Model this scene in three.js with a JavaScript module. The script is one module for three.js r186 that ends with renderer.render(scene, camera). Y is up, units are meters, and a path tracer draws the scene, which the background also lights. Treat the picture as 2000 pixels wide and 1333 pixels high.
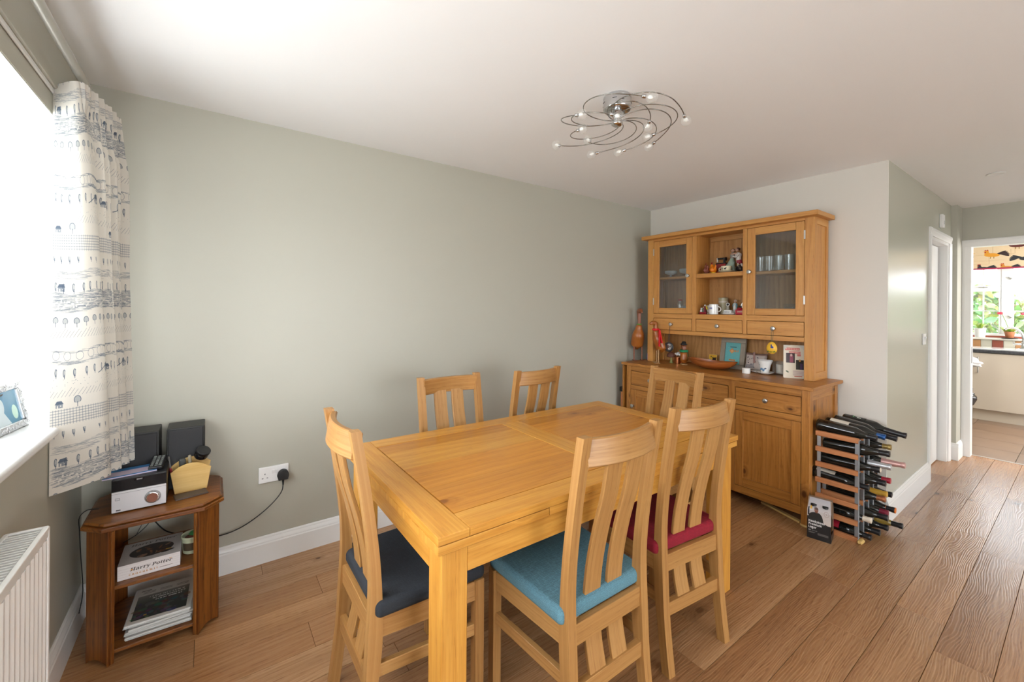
import * as THREE from 'three';
import { mergeGeometries, toCreasedNormals, mergeVertices } from 'three/addons/utils/BufferGeometryUtils.js';
import { RoundedBoxGeometry } from 'three/addons/geometries/RoundedBoxGeometry.js';
import { RectAreaLightUniformsLib } from 'three/addons/lights/RectAreaLightUniformsLib.js';

// ---------------------------------------------------------------- camera, sky, daylight, exposure
const scene = new THREE.Scene();
const camera = new THREE.PerspectiveCamera(2 * Math.atan(666.5 / 819.459) * 180 / Math.PI, 2000 / 1333, 0.02, 200);
{
  const yaw = 0.94763;
  camera.position.set(0.4651, 1.4035, 2.6551);
  camera.lookAt(0.4651 + Math.cos(yaw), 1.4035, 2.6551 - Math.sin(yaw));
  camera.rotateZ(0.00747);
  camera.setViewOffset(2000, 1333, 0, 65.4, 2000, 1333);   // lens shift: the horizon sits above the middle of the picture
  camera.updateMatrixWorld();
}
const SKY = 8, WINDOW = 1.8, KITCHEN = 15, HALL = 2.6, EXPOSURE = 1.5;
{
  // bright overcast sky, a little brighter overhead
  const w = 64, h = 32, d = new Float32Array(w * h * 4);
  for (let j = 0; j < h; j++) for (let i = 0; i < w; i++) {
    const up = Math.sin(((j + 0.5) / h - 0.5) * Math.PI), k = SKY * (up > 0 ? 0.75 + 0.35 * up : 0.75 * Math.max(0.25, 1 + up * 3));
    d.set([k * 0.97, k * 0.99, k * 1.04, 1], (j * w + i) * 4);
  }
  const t = new THREE.DataTexture(d, w, h, THREE.RGBAFormat, THREE.FloatType);
  t.mapping = THREE.EquirectangularReflectionMapping; t.magFilter = t.minFilter = THREE.LinearFilter; t.needsUpdate = true;
  scene.background = t;
}
RectAreaLightUniformsLib.init();
function areaLight(name, color, intensity, w, h, at, to) {
  const l = new THREE.RectAreaLight(color, intensity, w, h);
  l.name = name; l.position.set(...at); l.lookAt(...to); scene.add(l); return l;
}
areaLight('daylight_bay_window', new THREE.Color(0.95, 0.985, 1.04), WINDOW, 2.6, 1.06, [-0.375, 1.51, 1.66], [2, 1.5, 1.66]);
areaLight('daylight_kitchen_side_window', new THREE.Color(1, 1, 1), KITCHEN, 1.5, 1.1, [7.8, 1.55, 4.32], [7.8, 1.2, 0]);
areaLight('daylight_rear_window', new THREE.Color(0.95, 0.985, 1.04), HALL, 2.9, 2.0, [2.0, 1.15, 6.97], [2.0, 1.15, 0]);


// ---------------------------------------------------------------- helpers
let seed = 20240611;
const rnd = () => { seed = (seed + 0x6D2B79F5) | 0; let t = Math.imul(seed ^ (seed >>> 15), 1 | seed); t = (t + Math.imul(t ^ (t >>> 7), 61 | t)) ^ t; return ((t ^ (t >>> 14)) >>> 0) / 4294967296; };
const rr = (a, b) => a + (b - a) * rnd();
const lerp = (a, b, t) => a + (b - a) * t, clamp = (x, a = 0, b = 1) => Math.min(b, Math.max(a, x)), smooth = (a, b, x) => { const t = clamp((x - a) / (b - a)); return t * t * (3 - 2 * t); };
const V = (x, y, z) => new THREE.Vector3(x, y, z);
const names = {};
function numbered(n) { const k = names[n] = (names[n] ?? -1) + 1; return k ? n + '_' + String(k).padStart(3, '0') : n; }
function fin(m) { m.castShadow = m.receiveShadow = true; return m; }
function thing(name, label, category, [x, y, z] = [0, 0, 0], turn = 0, group) {
  const o = new THREE.Group(); o.name = numbered(name); o.position.set(x, y, z); o.rotation.y = turn;
  o.userData = { label, category }; if (group) o.userData.group = group;
  scene.add(o); return o;
}
function part(name, geo, mat, parent, label) {
  const m = fin(new THREE.Mesh(Array.isArray(geo) ? join(geo) : geo, mat)); m.name = name;
  if (label) m.userData.label = label;
  parent.add(m); return m;
}
function solo(name, geo, mat, label, category, at = [0, 0, 0], turn = 0, group) {
  const m = fin(new THREE.Mesh(Array.isArray(geo) ? join(geo) : geo, mat)); m.name = numbered(name);
  m.position.set(...at); m.rotation.y = turn; m.userData = { label, category }; if (group) m.userData.group = group;
  scene.add(m); return m;
}
function struct(name, geo, mat, parent) {
  const m = fin(new THREE.Mesh(Array.isArray(geo) ? join(geo) : geo, mat)); m.name = name;
  if (!parent) m.userData.kind = 'structure';
  (parent || scene).add(m); return m;
}
function copy(src, at, turn, label, group) {
  const c = src.clone(); c.name = numbered(src.name.replace(/_\d{3}$/, '')); c.position.set(...at); c.rotation.y = turn;
  c.userData = { ...src.userData, label }; if (group) c.userData.group = group; scene.add(c); return c;
}
function ni(g) {
  const o = g.index ? g.toNonIndexed() : g;
  for (const k of Object.keys(o.attributes)) if (!['position', 'normal', 'uv'].includes(k)) o.deleteAttribute(k);
  if (!o.attributes.uv) o.setAttribute('uv', new THREE.BufferAttribute(new Float32Array(o.attributes.position.count * 2), 2));
  if (!o.attributes.normal) o.computeVertexNormals();
  o.morphAttributes = {}; return o;
}
const join = (list) => mergeGeometries(list.map(ni), false);
const T = (g, x = 0, y = 0, z = 0, rx = 0, ry = 0, rz = 0) => {
  const m = new THREE.Matrix4().compose(V(x, y, z), new THREE.Quaternion().setFromEuler(new THREE.Euler(rx, ry, rz)), V(1, 1, 1));
  return g.applyMatrix4(m);
};
// chamfered box, grain along axis g; uv spans a texture of L = [metres along, metres across]
const WL = [1.6, 0.5];
function cb(w, h, d, b = 0.0015, g = 'x', L = WL) {
  const H = [w / 2, h / 2, d / 2], gi = 'xyz'.indexOf(g), pos = [], nor = [], uv = [], ou = rnd(), ov = rnd(), ox = rr(0, 1);
  b = Math.min(b, w / 2.5, h / 2.5, d / 2.5);
  const P = (s, a) => s.map((v, i) => v * (i === a ? H[i] : H[i] - b));
  const tri = (pts, axes, ua) => {
    const [p, q, r] = pts, c = V(...q).sub(V(...p)).cross(V(...r).sub(V(...p)));
    const mid = [0, 1, 2].map((i) => axes.reduce((t, a, k) => t + (a === i ? Math.sign(pts[k][i]) : 0), 0));
    const order = c.x * mid[0] + c.y * mid[1] + c.z * mid[2] < 0 ? [0, 2, 1] : [0, 1, 2];
    for (const k of order) {
      const v = pts[k], a = axes[k], n = [0, 0, 0]; n[a] = Math.sign(v[a]); pos.push(...v); nor.push(...n);
      if (ua !== gi) { const o = 3 - ua - gi; uv.push(v[gi] / L[0] + ou, (v[o] + (ua > o ? 0 : v[ua] * 0.3)) / L[1] + ov); } else { const i1 = (gi + 1) % 3, i2 = (gi + 2) % 3; uv.push(v[i1] * 0.12 / L[0] + ox, v[i2] / L[1] + ov); }
    }
  };
  const S = [-1, 1];
  for (let a = 0; a < 3; a++) for (const s of S) {
    const c = (u, v) => { const t = [0, 0, 0]; t[a] = s; t[(a + 1) % 3] = u; t[(a + 2) % 3] = v; return P(t, a); };
    tri([c(-1, -1), c(1, -1), c(1, 1)], [a, a, a], a); tri([c(-1, -1), c(1, 1), c(-1, 1)], [a, a, a], a);
  }
  for (let c = 0; c < 3; c++) {
    const a = (c + 1) % 3, e = (c + 2) % 3;
    for (const sa of S) for (const se of S) {
      const t = (sc) => { const q = [0, 0, 0]; q[a] = sa; q[e] = se; q[c] = sc; return q; };
      const A = P(t(-1), a), B = P(t(1), a), C = P(t(1), e), D = P(t(-1), e), ua = a === gi ? e : a;
      tri([A, B, C], [a, a, e], ua); tri([A, C, D], [a, e, e], ua);
    }
  }
  for (const x of S) for (const y of S) for (const z of S) tri([P([x, y, z], 0), P([x, y, z], 1), P([x, y, z], 2)], [0, 1, 2], gi === 0 ? 1 : 0);
  const o = new THREE.BufferGeometry();
  o.setAttribute('position', new THREE.Float32BufferAttribute(pos, 3)); o.setAttribute('normal', new THREE.Float32BufferAttribute(nor, 3)); o.setAttribute('uv', new THREE.Float32BufferAttribute(uv, 2));
  return o;
}
// box given by its two corners
const bb = (x0, y0, z0, x1, y1, z1, b = 0.0015, g = 'x', L = WL) => T(cb(Math.abs(x1 - x0), Math.abs(y1 - y0), Math.abs(z1 - z0), b, g, L), (x0 + x1) / 2, (y0 + y1) / 2, (z0 + z1) / 2);
// sweep a closed section (list of [a, b]) along points; frame(i) gives the two section axes; grain runs along the path
function sweep(pts, sec, frame, crease = 0.4, L = WL) {
  const n = sec.length, pos = [], uv = [], ou = rnd(), ov = rnd(), ring = [], per = [0], len = [0];
  for (let i = 0; i < n; i++) per.push(per[i] + Math.hypot(sec[(i + 1) % n][0] - sec[i][0], sec[(i + 1) % n][1] - sec[i][1]));
  pts.forEach((p, i) => {
    if (i) len.push(len[i - 1] + p.distanceTo(pts[i - 1]));
    const [A, B, sa = 1, sb = 1] = frame(i, i / (pts.length - 1));
    ring.push(sec.map(([a, b]) => p.clone().addScaledVector(A, a * sa).addScaledVector(B, b * sb)));
  });
  const put = (v, u, w) => { pos.push(v.x, v.y, v.z); uv.push(u / L[0] + ou, w / L[1] + ov); };
  for (let i = 0; i + 1 < pts.length; i++) for (let k = 0; k < n; k++) {
    const k2 = (k + 1) % n, a = ring[i][k], b = ring[i][k2], c = ring[i + 1][k2], d = ring[i + 1][k];
    put(a, len[i], per[k]); put(b, len[i], per[k + 1]); put(c, len[i + 1], per[k + 1]); put(a, len[i], per[k]); put(c, len[i + 1], per[k + 1]); put(d, len[i + 1], per[k]);
  }
  for (const [i, f] of [[0, 1], [pts.length - 1, 0]]) for (let k = 1; k + 1 < n; k++) {
    const q = f ? [0, k + 1, k] : [0, k, k + 1]; for (const j of q) put(ring[i][j], sec[j][0] * 0.2, sec[j][1]);
  }
  let g = new THREE.BufferGeometry();
  g.setAttribute('position', new THREE.Float32BufferAttribute(pos, 3)); g.setAttribute('uv', new THREE.Float32BufferAttribute(uv, 2));
  // make the faces point outward
  const v = new THREE.Vector3(), c0 = new THREE.Vector3(); let vol = 0; const p = g.attributes.position;
  for (let i = 0; i < p.count; i += 3) { v.fromBufferAttribute(p, i); c0.fromBufferAttribute(p, i + 1); const e = V(0, 0, 0).fromBufferAttribute(p, i + 2); vol += v.dot(c0.cross(e)); }
  if (vol < 0) for (let i = 0; i < p.count; i += 3) for (const at of [g.attributes.position, g.attributes.uv]) for (let k = 0; k < at.itemSize; k++) { const s = at.array, x = s[(i + 1) * at.itemSize + k]; s[(i + 1) * at.itemSize + k] = s[(i + 2) * at.itemSize + k]; s[(i + 2) * at.itemSize + k] = x; }
  return toCreasedNormals(g, crease);
}
const rectSec = (w, d, c = 0.003) => [[-w / 2 + c, -d / 2], [w / 2 - c, -d / 2], [w / 2, -d / 2 + c], [w / 2, d / 2 - c], [w / 2 - c, d / 2], [-w / 2 + c, d / 2], [-w / 2, d / 2 - c], [-w / 2, -d / 2 + c]];
const circSec = (r, n = 12) => Array.from({ length: n }, (_, i) => [r * Math.cos(i / n * 2 * Math.PI), r * Math.sin(i / n * 2 * Math.PI)]);
const curve = (pts, n) => new THREE.CatmullRomCurve3(pts.map((p) => V(...p)), false, 'centripetal').getPoints(n);
const tube = (pts, r, seg = 32, rad = 8) => new THREE.TubeGeometry(new THREE.CatmullRomCurve3(pts.map((p) => Array.isArray(p) ? V(...p) : p), false, 'centripetal'), seg, r, rad, false);
const lathe = (pts, n = 28) => new THREE.LatheGeometry(pts.map(([r, y]) => new THREE.Vector2(Math.max(r, 1e-4), y)), n);
const cyl = (r0, r1, h, n = 24) => new THREE.CylinderGeometry(r0, r1, h, n);
const ball = (r, sx = 1, sy = 1, sz = 1, n = 18) => new THREE.SphereGeometry(r, n, Math.round(n * 0.7)).scale(sx, sy, sz);
// round body along a path with its own radius at each point (animals, figures)
function limb(pts, rad, seg = 24, flat = 1) {
  const c = new THREE.CatmullRomCurve3(pts.map((p) => V(...p))), P = c.getPoints(seg), R = (t) => { const x = t * (rad.length - 1), i = Math.min(rad.length - 2, Math.floor(x)); const f = x - i; return lerp(rad[i], rad[i + 1], f * f * (3 - 2 * f)); };
  let up = V(0, 0, 1);
  return sweep(P, circSec(1, 12), (i, t) => {
    const tan = (P[Math.min(i + 1, P.length - 1)]).clone().sub(P[Math.max(0, i - 1)]).normalize();
    const A = up.clone().addScaledVector(tan, -up.dot(tan)).normalize(), B = tan.clone().cross(A); up = A;
    return [A, B, R(t), R(t) * flat];
  }, 1.2, [0.3, 0.3]);
}
const outline = (pts, depth, bevel = 0.001) => { const s = new THREE.Shape(); pts.forEach(([x, y], i) => i ? s.lineTo(x, y) : s.moveTo(x, y)); return new THREE.ExtrudeGeometry(s, { depth, bevelEnabled: bevel > 0, bevelSize: bevel, bevelThickness: bevel, bevelSegments: 1, curveSegments: 16 }); };

// ---------------------------------------------------------------- textures
const hsh = (i, j, s) => { let n = Math.imul(i, 374761393) + Math.imul(j, 668265263) + Math.imul(s, 1274126177); n = Math.imul(n ^ (n >>> 13), 1274126177); return ((n ^ (n >>> 16)) >>> 0) / 4294967296; };
function noise(x, y, px, py, s) {
  const i = Math.floor(x), j = Math.floor(y), fx = x - i, fy = y - j, a = fx * fx * (3 - 2 * fx), b = fy * fy * (3 - 2 * fy);
  const i0 = ((i % px) + px) % px, i1 = (i0 + 1) % px, j0 = ((j % py) + py) % py, j1 = (j0 + 1) % py;
  return lerp(lerp(hsh(i0, j0, s), hsh(i1, j0, s), a), lerp(hsh(i0, j1, s), hsh(i1, j1, s), a), b);
}
function fbm(u, v, fu, fv, s, oct = 3) { let t = 0, k = 0.5, n = 0; for (let o = 0; o < oct; o++) { t += k * noise(u * fu, v * fv, fu, fv, s + o * 17); n += k; fu *= 2; fv *= 2; k *= 0.5; } return t / n; }
const hex = (h) => [(h >> 16) & 255, (h >> 8) & 255, h & 255];
function dataTex(w, h, px, srgb, rep) {
  const d = new Uint8Array(w * h * 4);
  for (let j = 0; j < h; j++) for (let i = 0; i < w; i++) { const c = px((i + 0.5) / w, (j + 0.5) / h); const o = (j * w + i) * 4; d[o] = clamp(c[0], 0, 255); d[o + 1] = clamp(c[1], 0, 255); d[o + 2] = clamp(c[2], 0, 255); d[o + 3] = 255; }
  const t = new THREE.DataTexture(d, w, h); t.wrapS = t.wrapT = THREE.RepeatWrapping; t.magFilter = THREE.LinearFilter; t.minFilter = THREE.LinearMipmapLinearFilter; t.generateMipmaps = true;
  if (srgb) t.colorSpace = THREE.SRGBColorSpace; if (rep) t.repeat.set(...rep); t.needsUpdate = true; return t;
}
// oak-like wood, grain along u; a texture covers L metres
function woodTex({ w = 1024, h = 512, s = 1, light, mid, dark, rings = 14, warp = 3.2, ring = 0.5, fine = 0.5, pore = 0.35, tone = 0.4, knots = 0, L = WL }) {
  const A = hex(light), B = hex(mid), C = hex(dark), K = [];
  let z = s * 7919; const R = () => { z = (Math.imul(z, 1103515245) + 12345) & 0x7fffffff; return z / 0x7fffffff; };
  for (let i = 0; i < knots; i++) K.push([R(), R(), 0.010 + 0.016 * R()]);
  return dataTex(w, h, (u, v) => {
    let t = v * rings + (fbm(u, v, 2, 3, s, 3) - 0.5) * warp + (fbm(u, v, 9, 14, s + 5, 2) - 0.5) * 0.5, dk = 0;
    for (const [ku, kv, kr] of K) {
      let du = Math.abs(u - ku), dv = Math.abs(v - kv); du = Math.min(du, 1 - du) * L[0]; dv = Math.min(dv, 1 - dv) * L[1];
      const d = Math.sqrt(du * du * 0.45 + dv * dv * 1.3) / kr; if (d < 5) { t += Math.exp(-d * d * 0.35) * 2.2; dk = Math.max(dk, smooth(1.15, 0.35, d) * 0.85, smooth(2.6, 0.8, d) * 0.28); }
    }
    const f = t - Math.floor(t), rg = f < 0.75 ? Math.pow(f / 0.75, 1.6) : 1 - (f - 0.75) / 0.25;
    const fi = fbm(u, v, 7, 150, s + 31, 3), po = noise(u * 46, v * 260, 46, 260, s + 51), tn = fbm(u, v, 1, 6, s + 71, 2);
    const m = clamp(0.5 + (rg - 0.45) * ring + (fi - 0.5) * fine * 1.6 + (tn - 0.5) * tone * 1.8);
    const p = clamp(dk + smooth(0.62, 0.95, po) * pore * (0.35 + 0.65 * rg));
    return [0, 1, 2].map((i) => lerp(lerp(A[i], B[i], m), C[i], p));
  }, true);
}
function canvasTex(w, h, draw, rep) {
  const c = document.createElement('canvas'); c.width = w; c.height = h; const g = c.getContext('2d'); draw(g, w, h);
  const t = new THREE.CanvasTexture(c); t.colorSpace = THREE.SRGBColorSpace; t.anisotropy = 8; if (rep) { t.wrapS = t.wrapT = THREE.RepeatWrapping; } return t;
}
const M = (color, roughness = 0.6, extra = {}) => new THREE.MeshStandardMaterial({ color, roughness, ...extra });
const MP = (color, roughness = 0.5, extra = {}) => new THREE.MeshPhysicalMaterial({ color, roughness, ...extra });
const lin = (r, g, b) => new THREE.Color().setRGB(r, g, b);
const wood = (o, rough = 0.45, extra = {}) => M(0xffffff, rough, { map: woodTex(o), ...extra });

// ---------------------------------------------------------------- materials
const oakTable = wood({ s: 3, light: 0xd79f4a, mid: 0xc28433, dark: 0x824c16, rings: 9, ring: 0.45, fine: 0.6, pore: 0.22, knots: 5 }, 0.34);
const oakChair = wood({ s: 11, light: 0xb78b54, mid: 0xa0703c, dark: 0x704822, rings: 22, warp: 2.2, ring: 0.32, fine: 0.5, pore: 0.3 }, 0.4);
const oakRustic = wood({ s: 23, light: 0xba803e, mid: 0xa0662a, dark: 0x4c270b, rings: 12, ring: 0.55, fine: 0.55, pore: 0.3, knots: 7 }, 0.36);
const oakHutch = wood({ s: 29, light: 0xcf9852, mid: 0xbd8140, dark: 0x7c4c20, rings: 11, ring: 0.5, fine: 0.5, pore: 0.3 }, 0.4);
const oakBack = wood({ s: 37, light: 0xb98850, mid: 0x9f6f3c, dark: 0x6d4624, rings: 13, warp: 4.5, ring: 0.7, fine: 0.5, pore: 0.35 }, 0.5);
const oldWood = wood({ s: 41, light: 0x85501d, mid: 0x5c2f0d, dark: 0x1e0d04, rings: 12, ring: 0.5, fine: 1.0, pore: 0.5, tone: 0.9 }, 0.38);
const rackWood = wood({ s: 47, light: 0xc98a5c, mid: 0xb06f42, dark: 0x7b4523, rings: 10, ring: 0.35, fine: 0.6, pore: 0.25 }, 0.5);
const plyWood = wood({ s: 53, light: 0xd9b878, mid: 0xc7a05c, dark: 0x9a7438, rings: 7, ring: 0.4, fine: 0.3, pore: 0.12 }, 0.55);
const bowlWood = wood({ s: 59, light: 0xa8602c, mid: 0x85431a, dark: 0x4f230a, rings: 10, ring: 0.5, fine: 0.4, pore: 0.15 }, 0.3);
const FL = [1.6, 0.66];
const floorMap = woodTex({ w: 1536, h: 768, s: 61, light: 0xba8f66, mid: 0xa0754f, dark: 0x634229, rings: 30, warp: 7, ring: 0.34, fine: 0.6, pore: 0.34, tone: 0.7, knots: 3, L: FL });
const floorBump = dataTex(512, 1024, (u, v) => { const t = v * 78 + (fbm(u, v, 4, 7, 91, 3) - 0.5) * 9; const f = t - Math.floor(t); const k = 255 * clamp(0.5 * (f < 0.7 ? f / 0.7 : (1 - f) / 0.3) + 0.6 * (fbm(u, v, 10, 90, 97, 3) - 0.2)); return [k, k, k]; });
const floorMat = [0xffffff, 0xf0ebe6, 0xfff8f0, 0xe4dcd6].map((c) => M(c, 0.27, { map: floorMap, bumpMap: floorBump, bumpScale: 0.0009 }));

const paintSage = M(lin(0.445, 0.43, 0.358), 0.42), paintHall = M(lin(0.44, 0.43, 0.35), 0.27), paintCream = M(lin(0.66, 0.625, 0.565), 0.5), ceilingWhite = M(lin(0.9, 0.89, 0.885), 0.75);
const glossWhite = M(lin(0.80, 0.79, 0.765), 0.3), upvc = M(lin(0.85, 0.86, 0.86), 0.25), plaster = M(lin(0.8, 0.8, 0.76), 0.6);
const white = M(lin(0.8, 0.79, 0.77), 0.3), porcelain = MP(lin(0.82, 0.81, 0.78), 0.16, { clearcoat: 0.6, clearcoatRoughness: 0.1 }), cream = MP(lin(0.78, 0.72, 0.52), 0.2, { clearcoat: 0.5 });
const black = M(lin(0.012, 0.012, 0.014), 0.35), blackGloss = M(lin(0.006, 0.006, 0.008), 0.1), matBlack = M(lin(0.02, 0.02, 0.022), 0.7), rubber = M(lin(0.015, 0.015, 0.015), 0.55);
const chrome = M(lin(0.6, 0.6, 0.61), 0.14, { metalness: 1 }), nickel = M(lin(0.55, 0.54, 0.52), 0.3, { metalness: 1 }), brass = M(lin(0.7, 0.55, 0.28), 0.3, { metalness: 1 }), silver = M(lin(0.72, 0.72, 0.74), 0.3, { metalness: 0.9 }), zinc = M(lin(0.38, 0.40, 0.42), 0.5, { metalness: 0.6 }), copperMetal = M(lin(0.55, 0.22, 0.1), 0.3, { metalness: 1 }), iron = M(lin(0.08, 0.06, 0.05), 0.5, { metalness: 0.7 });
const pane = MP(lin(0.93, 0.95, 0.95), 0.02, { transmission: 1, thickness: 0, ior: 1.5 });
const doorGlass = MP(lin(0.82, 0.84, 0.84), 0.04, { transmission: 1, thickness: 0, ior: 1.7 });
const crystal = MP(lin(0.97, 0.98, 0.98), 0.03, { transmission: 0.97, thickness: 0, ior: 1.9, specularIntensity: 1 });
const cloth = (r, g, b, s) => M(0xffffff, 0.9, { map: dataTex(256, 256, (u, v) => { const k = 0.78 + 0.4 * noise(u * 128, v * 9, 128, 9, s) * noise(u * 128, v * 128, 128, 128, s + 1) + 0.22 * noise(u * 10, v * 128, 10, 128, s + 2); return [r * k, g * k, b * k]; }, true, [3, 3]) });
const fabTeal = cloth(88, 128, 142, 5), fabNavy = cloth(38, 42, 48, 6), fabRed = cloth(132, 12, 34, 7);

// ---------------------------------------------------------------- room
const BX = -0.44, H = 2.4, L = 4.107, WD = 1.851, KX = 6.4, ZB = 7.0, ZP = 4.42;
// floor: slab, planks laid along x
const floor = struct('floor', bb(-0.44, -0.12, -0.12, 6.5, -0.008, ZB + 0.1, 0), M(lin(0.1, 0.07, 0.05), 0.8));
{
  const pitch = 0.165, len = 1.22, known = { 12: 3.095, 13: 2.73, 15: 2.9, 11: 3.25, 3: 0.92, 4: 0.42, 5: 0.826 };
  let k = 0;
  for (let z0 = 2.27 - 0.165 * 14; z0 < ZP - 0.05; z0 += pitch, k++) {
    const row = Math.round((z0 - 0.29) / pitch) + 3, j0 = known[row + 0] ?? rr(0, len);
    let x = j0 - Math.ceil(j0 / len) * len;
    const za = Math.max(0.0, z0), zb = Math.min(ZP, z0 + pitch);
    if (zb - za < 0.02) continue;
    for (; x < 6.5; x += len) {
      const xa = Math.max(0, x), xb = Math.min(6.5, x + len);
      if (xb - xa < 0.03 || (xa > L + 0.02 && zb < WD - 0.15)) continue;
      const p = struct('plank', bb(xa + 0.0004, -0.008, za + 0.0006, xb - 0.0006, 0, zb - 0.0006, 0.0012, 'x', FL), floorMat[Math.floor(rnd() * 4)], floor);
      p.name = numbered('plank');
    }
  }
}
struct('floor_lounge', bb(0, -0.008, ZP, 6.4, 0.006, ZB, 0.002), M(lin(0.55, 0.5, 0.43), 0.95));
// kitchen floor: large stone tiles on a bed
const kfloor = struct('floor_kitchen', bb(6.5, -0.12, -0.12, 9.3, -0.006, ZB + 0.1, 0), M(lin(0.25, 0.22, 0.19), 0.9));
{
  const tile = [0, 1, 2].map((i) => M(lin(0.27 + i * 0.03, 0.165 + i * 0.022, 0.10 + i * 0.018), 0.28, { map: dataTex(128, 128, (u, v) => { const n = 200 + 55 * fbm(u, v, 3, 3, 140 + i, 4); return [n, n, n]; }, true) }));
  const g = cb(0.446, 0.006, 0.446, 0.001, 'x', [1, 1]);
  for (let i = 0; i < 6; i++) for (let j = 0; j < 9; j++) {
    const m = fin(new THREE.Mesh(g, tile[Math.floor(rnd() * 3)])); m.name = numbered('tile'); m.position.set(6.725 + i * 0.45, -0.003, 0.2 + j * 0.45); kfloor.add(m);
  }
  struct('trim_1', bb(6.488, -0.002, 1.955, 6.516, 0.003, 2.75, 0.001), M(lin(0.45, 0.4, 0.35), 0.4, { metalness: 0.6 }));
}
struct('ceiling', bb(BX, H, -0.12, 9.3, H + 0.1, ZB + 0.1, 0), ceilingWhite);
struct('wall_back', bb(BX, 0, -0.12, 9.3, H, 0, 0), paintSage);
struct('wall_left', [bb(BX, 0, 0, 0, 0.93, ZB, 0), bb(BX, 2.09, 0, 0, H, ZB, 0), bb(BX, 0.93, 0, 0, 2.09, 0.285, 0), bb(BX, 0.93, 3.02, 0, 2.09, ZB, 0)], paintSage);
struct('wall_right', bb(L, 0, 0, L + 0.1, H, WD - 0.1, 0), paintCream);
const HX = 6.16;
// the end of the dresser wall and the hall side are one corner: cream face towards the table, sage face towards the hall
struct('wall_corner', bb(L, 0, WD - 0.1, L + 0.004, H, WD, 0), paintCream);
struct('wall_hall', [bb(L + 0.004, 0, WD - 0.1, 5.335, H, WD, 0), bb(5.335, 2.03, WD - 0.1, 6.03, H, WD, 0), bb(6.03, 0, WD - 0.1, HX, H, WD, 0)], paintHall);
struct('wall_kitchen', [bb(HX, 0, WD - 0.1, KX, H, WD + 0.043, 0), bb(KX, 0, 0, 6.5, H, 1.935, 0), bb(KX, 2.04, 1.935, 6.5, H, 2.77, 0), bb(KX, 0, 2.77, 6.5, H, ZB, 0)], paintSage);
struct('wall_front', [bb(BX, 0, ZB, 0.5, H, ZB + 0.1, 0), bb(0.5, 2.2, ZB, 3.5, H, ZB + 0.1, 0), bb(3.5, 0, ZB, 6.5, H, ZB + 0.1, 0)], paintSage);
const ZK = 4.35;
struct('wall_kitchen_side', [bb(6.5, 0, ZK, 7.0, H, ZK + 0.1, 0), bb(7.0, 0, ZK, 8.6, 0.95, ZK + 0.1, 0), bb(7.0, 2.15, ZK, 8.6, H, ZK + 0.1, 0), bb(8.6, 0, ZK, 9.3, H, ZK + 0.1, 0)], paintSage);
const patio = struct('window_3', [bb(0.5, 0, ZB + 0.03, 0.56, 2.2, ZB + 0.08, 0.002), bb(3.44, 0, ZB + 0.03, 3.5, 2.2, ZB + 0.08, 0.002), bb(0.56, 2.14, ZB + 0.03, 3.44, 2.2, ZB + 0.08, 0.002), bb(0.56, 0, ZB + 0.03, 3.44, 0.06, ZB + 0.08, 0.002), bb(1.96, 0.06, ZB + 0.03, 2.04, 2.14, ZB + 0.08, 0.002)], upvc);
struct('pane_004', bb(0.56, 0.06, ZB + 0.052, 3.44, 2.14, ZB + 0.056, 0), pane, patio);
const KW = 9.1, wz0 = 1.25, wz1 = 3.0;
struct('wall_kitchen_far', [bb(KW, 0, 0, KW + 0.2, 1.03, ZB, 0), bb(KW, 2.2, 0, KW + 0.2, H, ZB, 0), bb(KW, 1.03, 0, KW + 0.2, 2.2, wz0, 0), bb(KW, 1.03, wz1, KW + 0.2, 2.2, ZB, 0)], M(lin(0.75, 0.72, 0.64), 0.6));

// skirting boards with a moulded top
const skirtSec = (h) => [[0, 0], [0.018, 0], [0.018, h - 0.04], [0.015, h - 0.034], [0.015, h - 0.028], [0.0125, h - 0.02], [0.0085, h - 0.012], [0.008, h - 0.006], [0.004, h], [0, h]];
function skirting(name, a, b, nrm, h = 0.143) {
  const A = V(...nrm), B = V(0, 1, 0);
  return struct(name, sweep([V(...a), V(...b)], skirtSec(h), () => [A, B], 0.3), glossWhite);
}
skirting('baseboard_back', [0.0, 0, 0], [L, 0, 0], [0, 0, 1]);
skirting('baseboard_left', [0, 0, 0], [0, 0, ZB], [1, 0, 0], 0.148);
skirting('baseboard_right', [L, 0, 0], [L, 0, WD], [-1, 0, 0], 0.155);
skirting('baseboard_hall', [L - 0.018, 0, WD], [5.262, 0, WD], [0, 0, 1], 0.158);
skirting('baseboard_nib', [HX, 0, WD + 0.043], [KX, 0, WD + 0.043], [0, 0, 1], 0.158);
skirting('baseboard_nib_end', [HX, 0, WD + 0.0005], [HX, 0, WD + 0.0605], [-1, 0, 0], 0.158);

// window bay on the left: reveal lining, sill, frame with panes
const winL = struct('window_1', [bb(BX, 0.93, 0.285, BX + 0.05, 0.985, 3.02, 0.003), bb(BX, 2.035, 0.285, BX + 0.05, 2.09, 3.02, 0.003), ...[0.285, 1.178, 2.072, 2.965].map((z) => bb(BX, 0.985, z, BX + 0.05, 2.035, z + 0.055, 0.003))], upvc);
for (let i = 0; i < 3; i++) {
  const a = [0.34, 1.233, 2.127][i], b = [1.178, 2.072, 2.965][i];
  struct('pane_' + String(i + 1).padStart(3, '0'), bb(BX + 0.024, 0.985, a, BX + 0.026, 2.035, b, 0), pane, winL);
  struct('glazing_bar_' + String(i + 1).padStart(3, '0'), [bb(BX + 0.015, 1.7, a, BX + 0.035, 1.725, b, 0.002), bb(BX + 0.015, 0.985, (a + b) / 2 - 0.01, BX + 0.035, 2.035, (a + b) / 2 + 0.01, 0.002)], upvc, winL);
}
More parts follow.
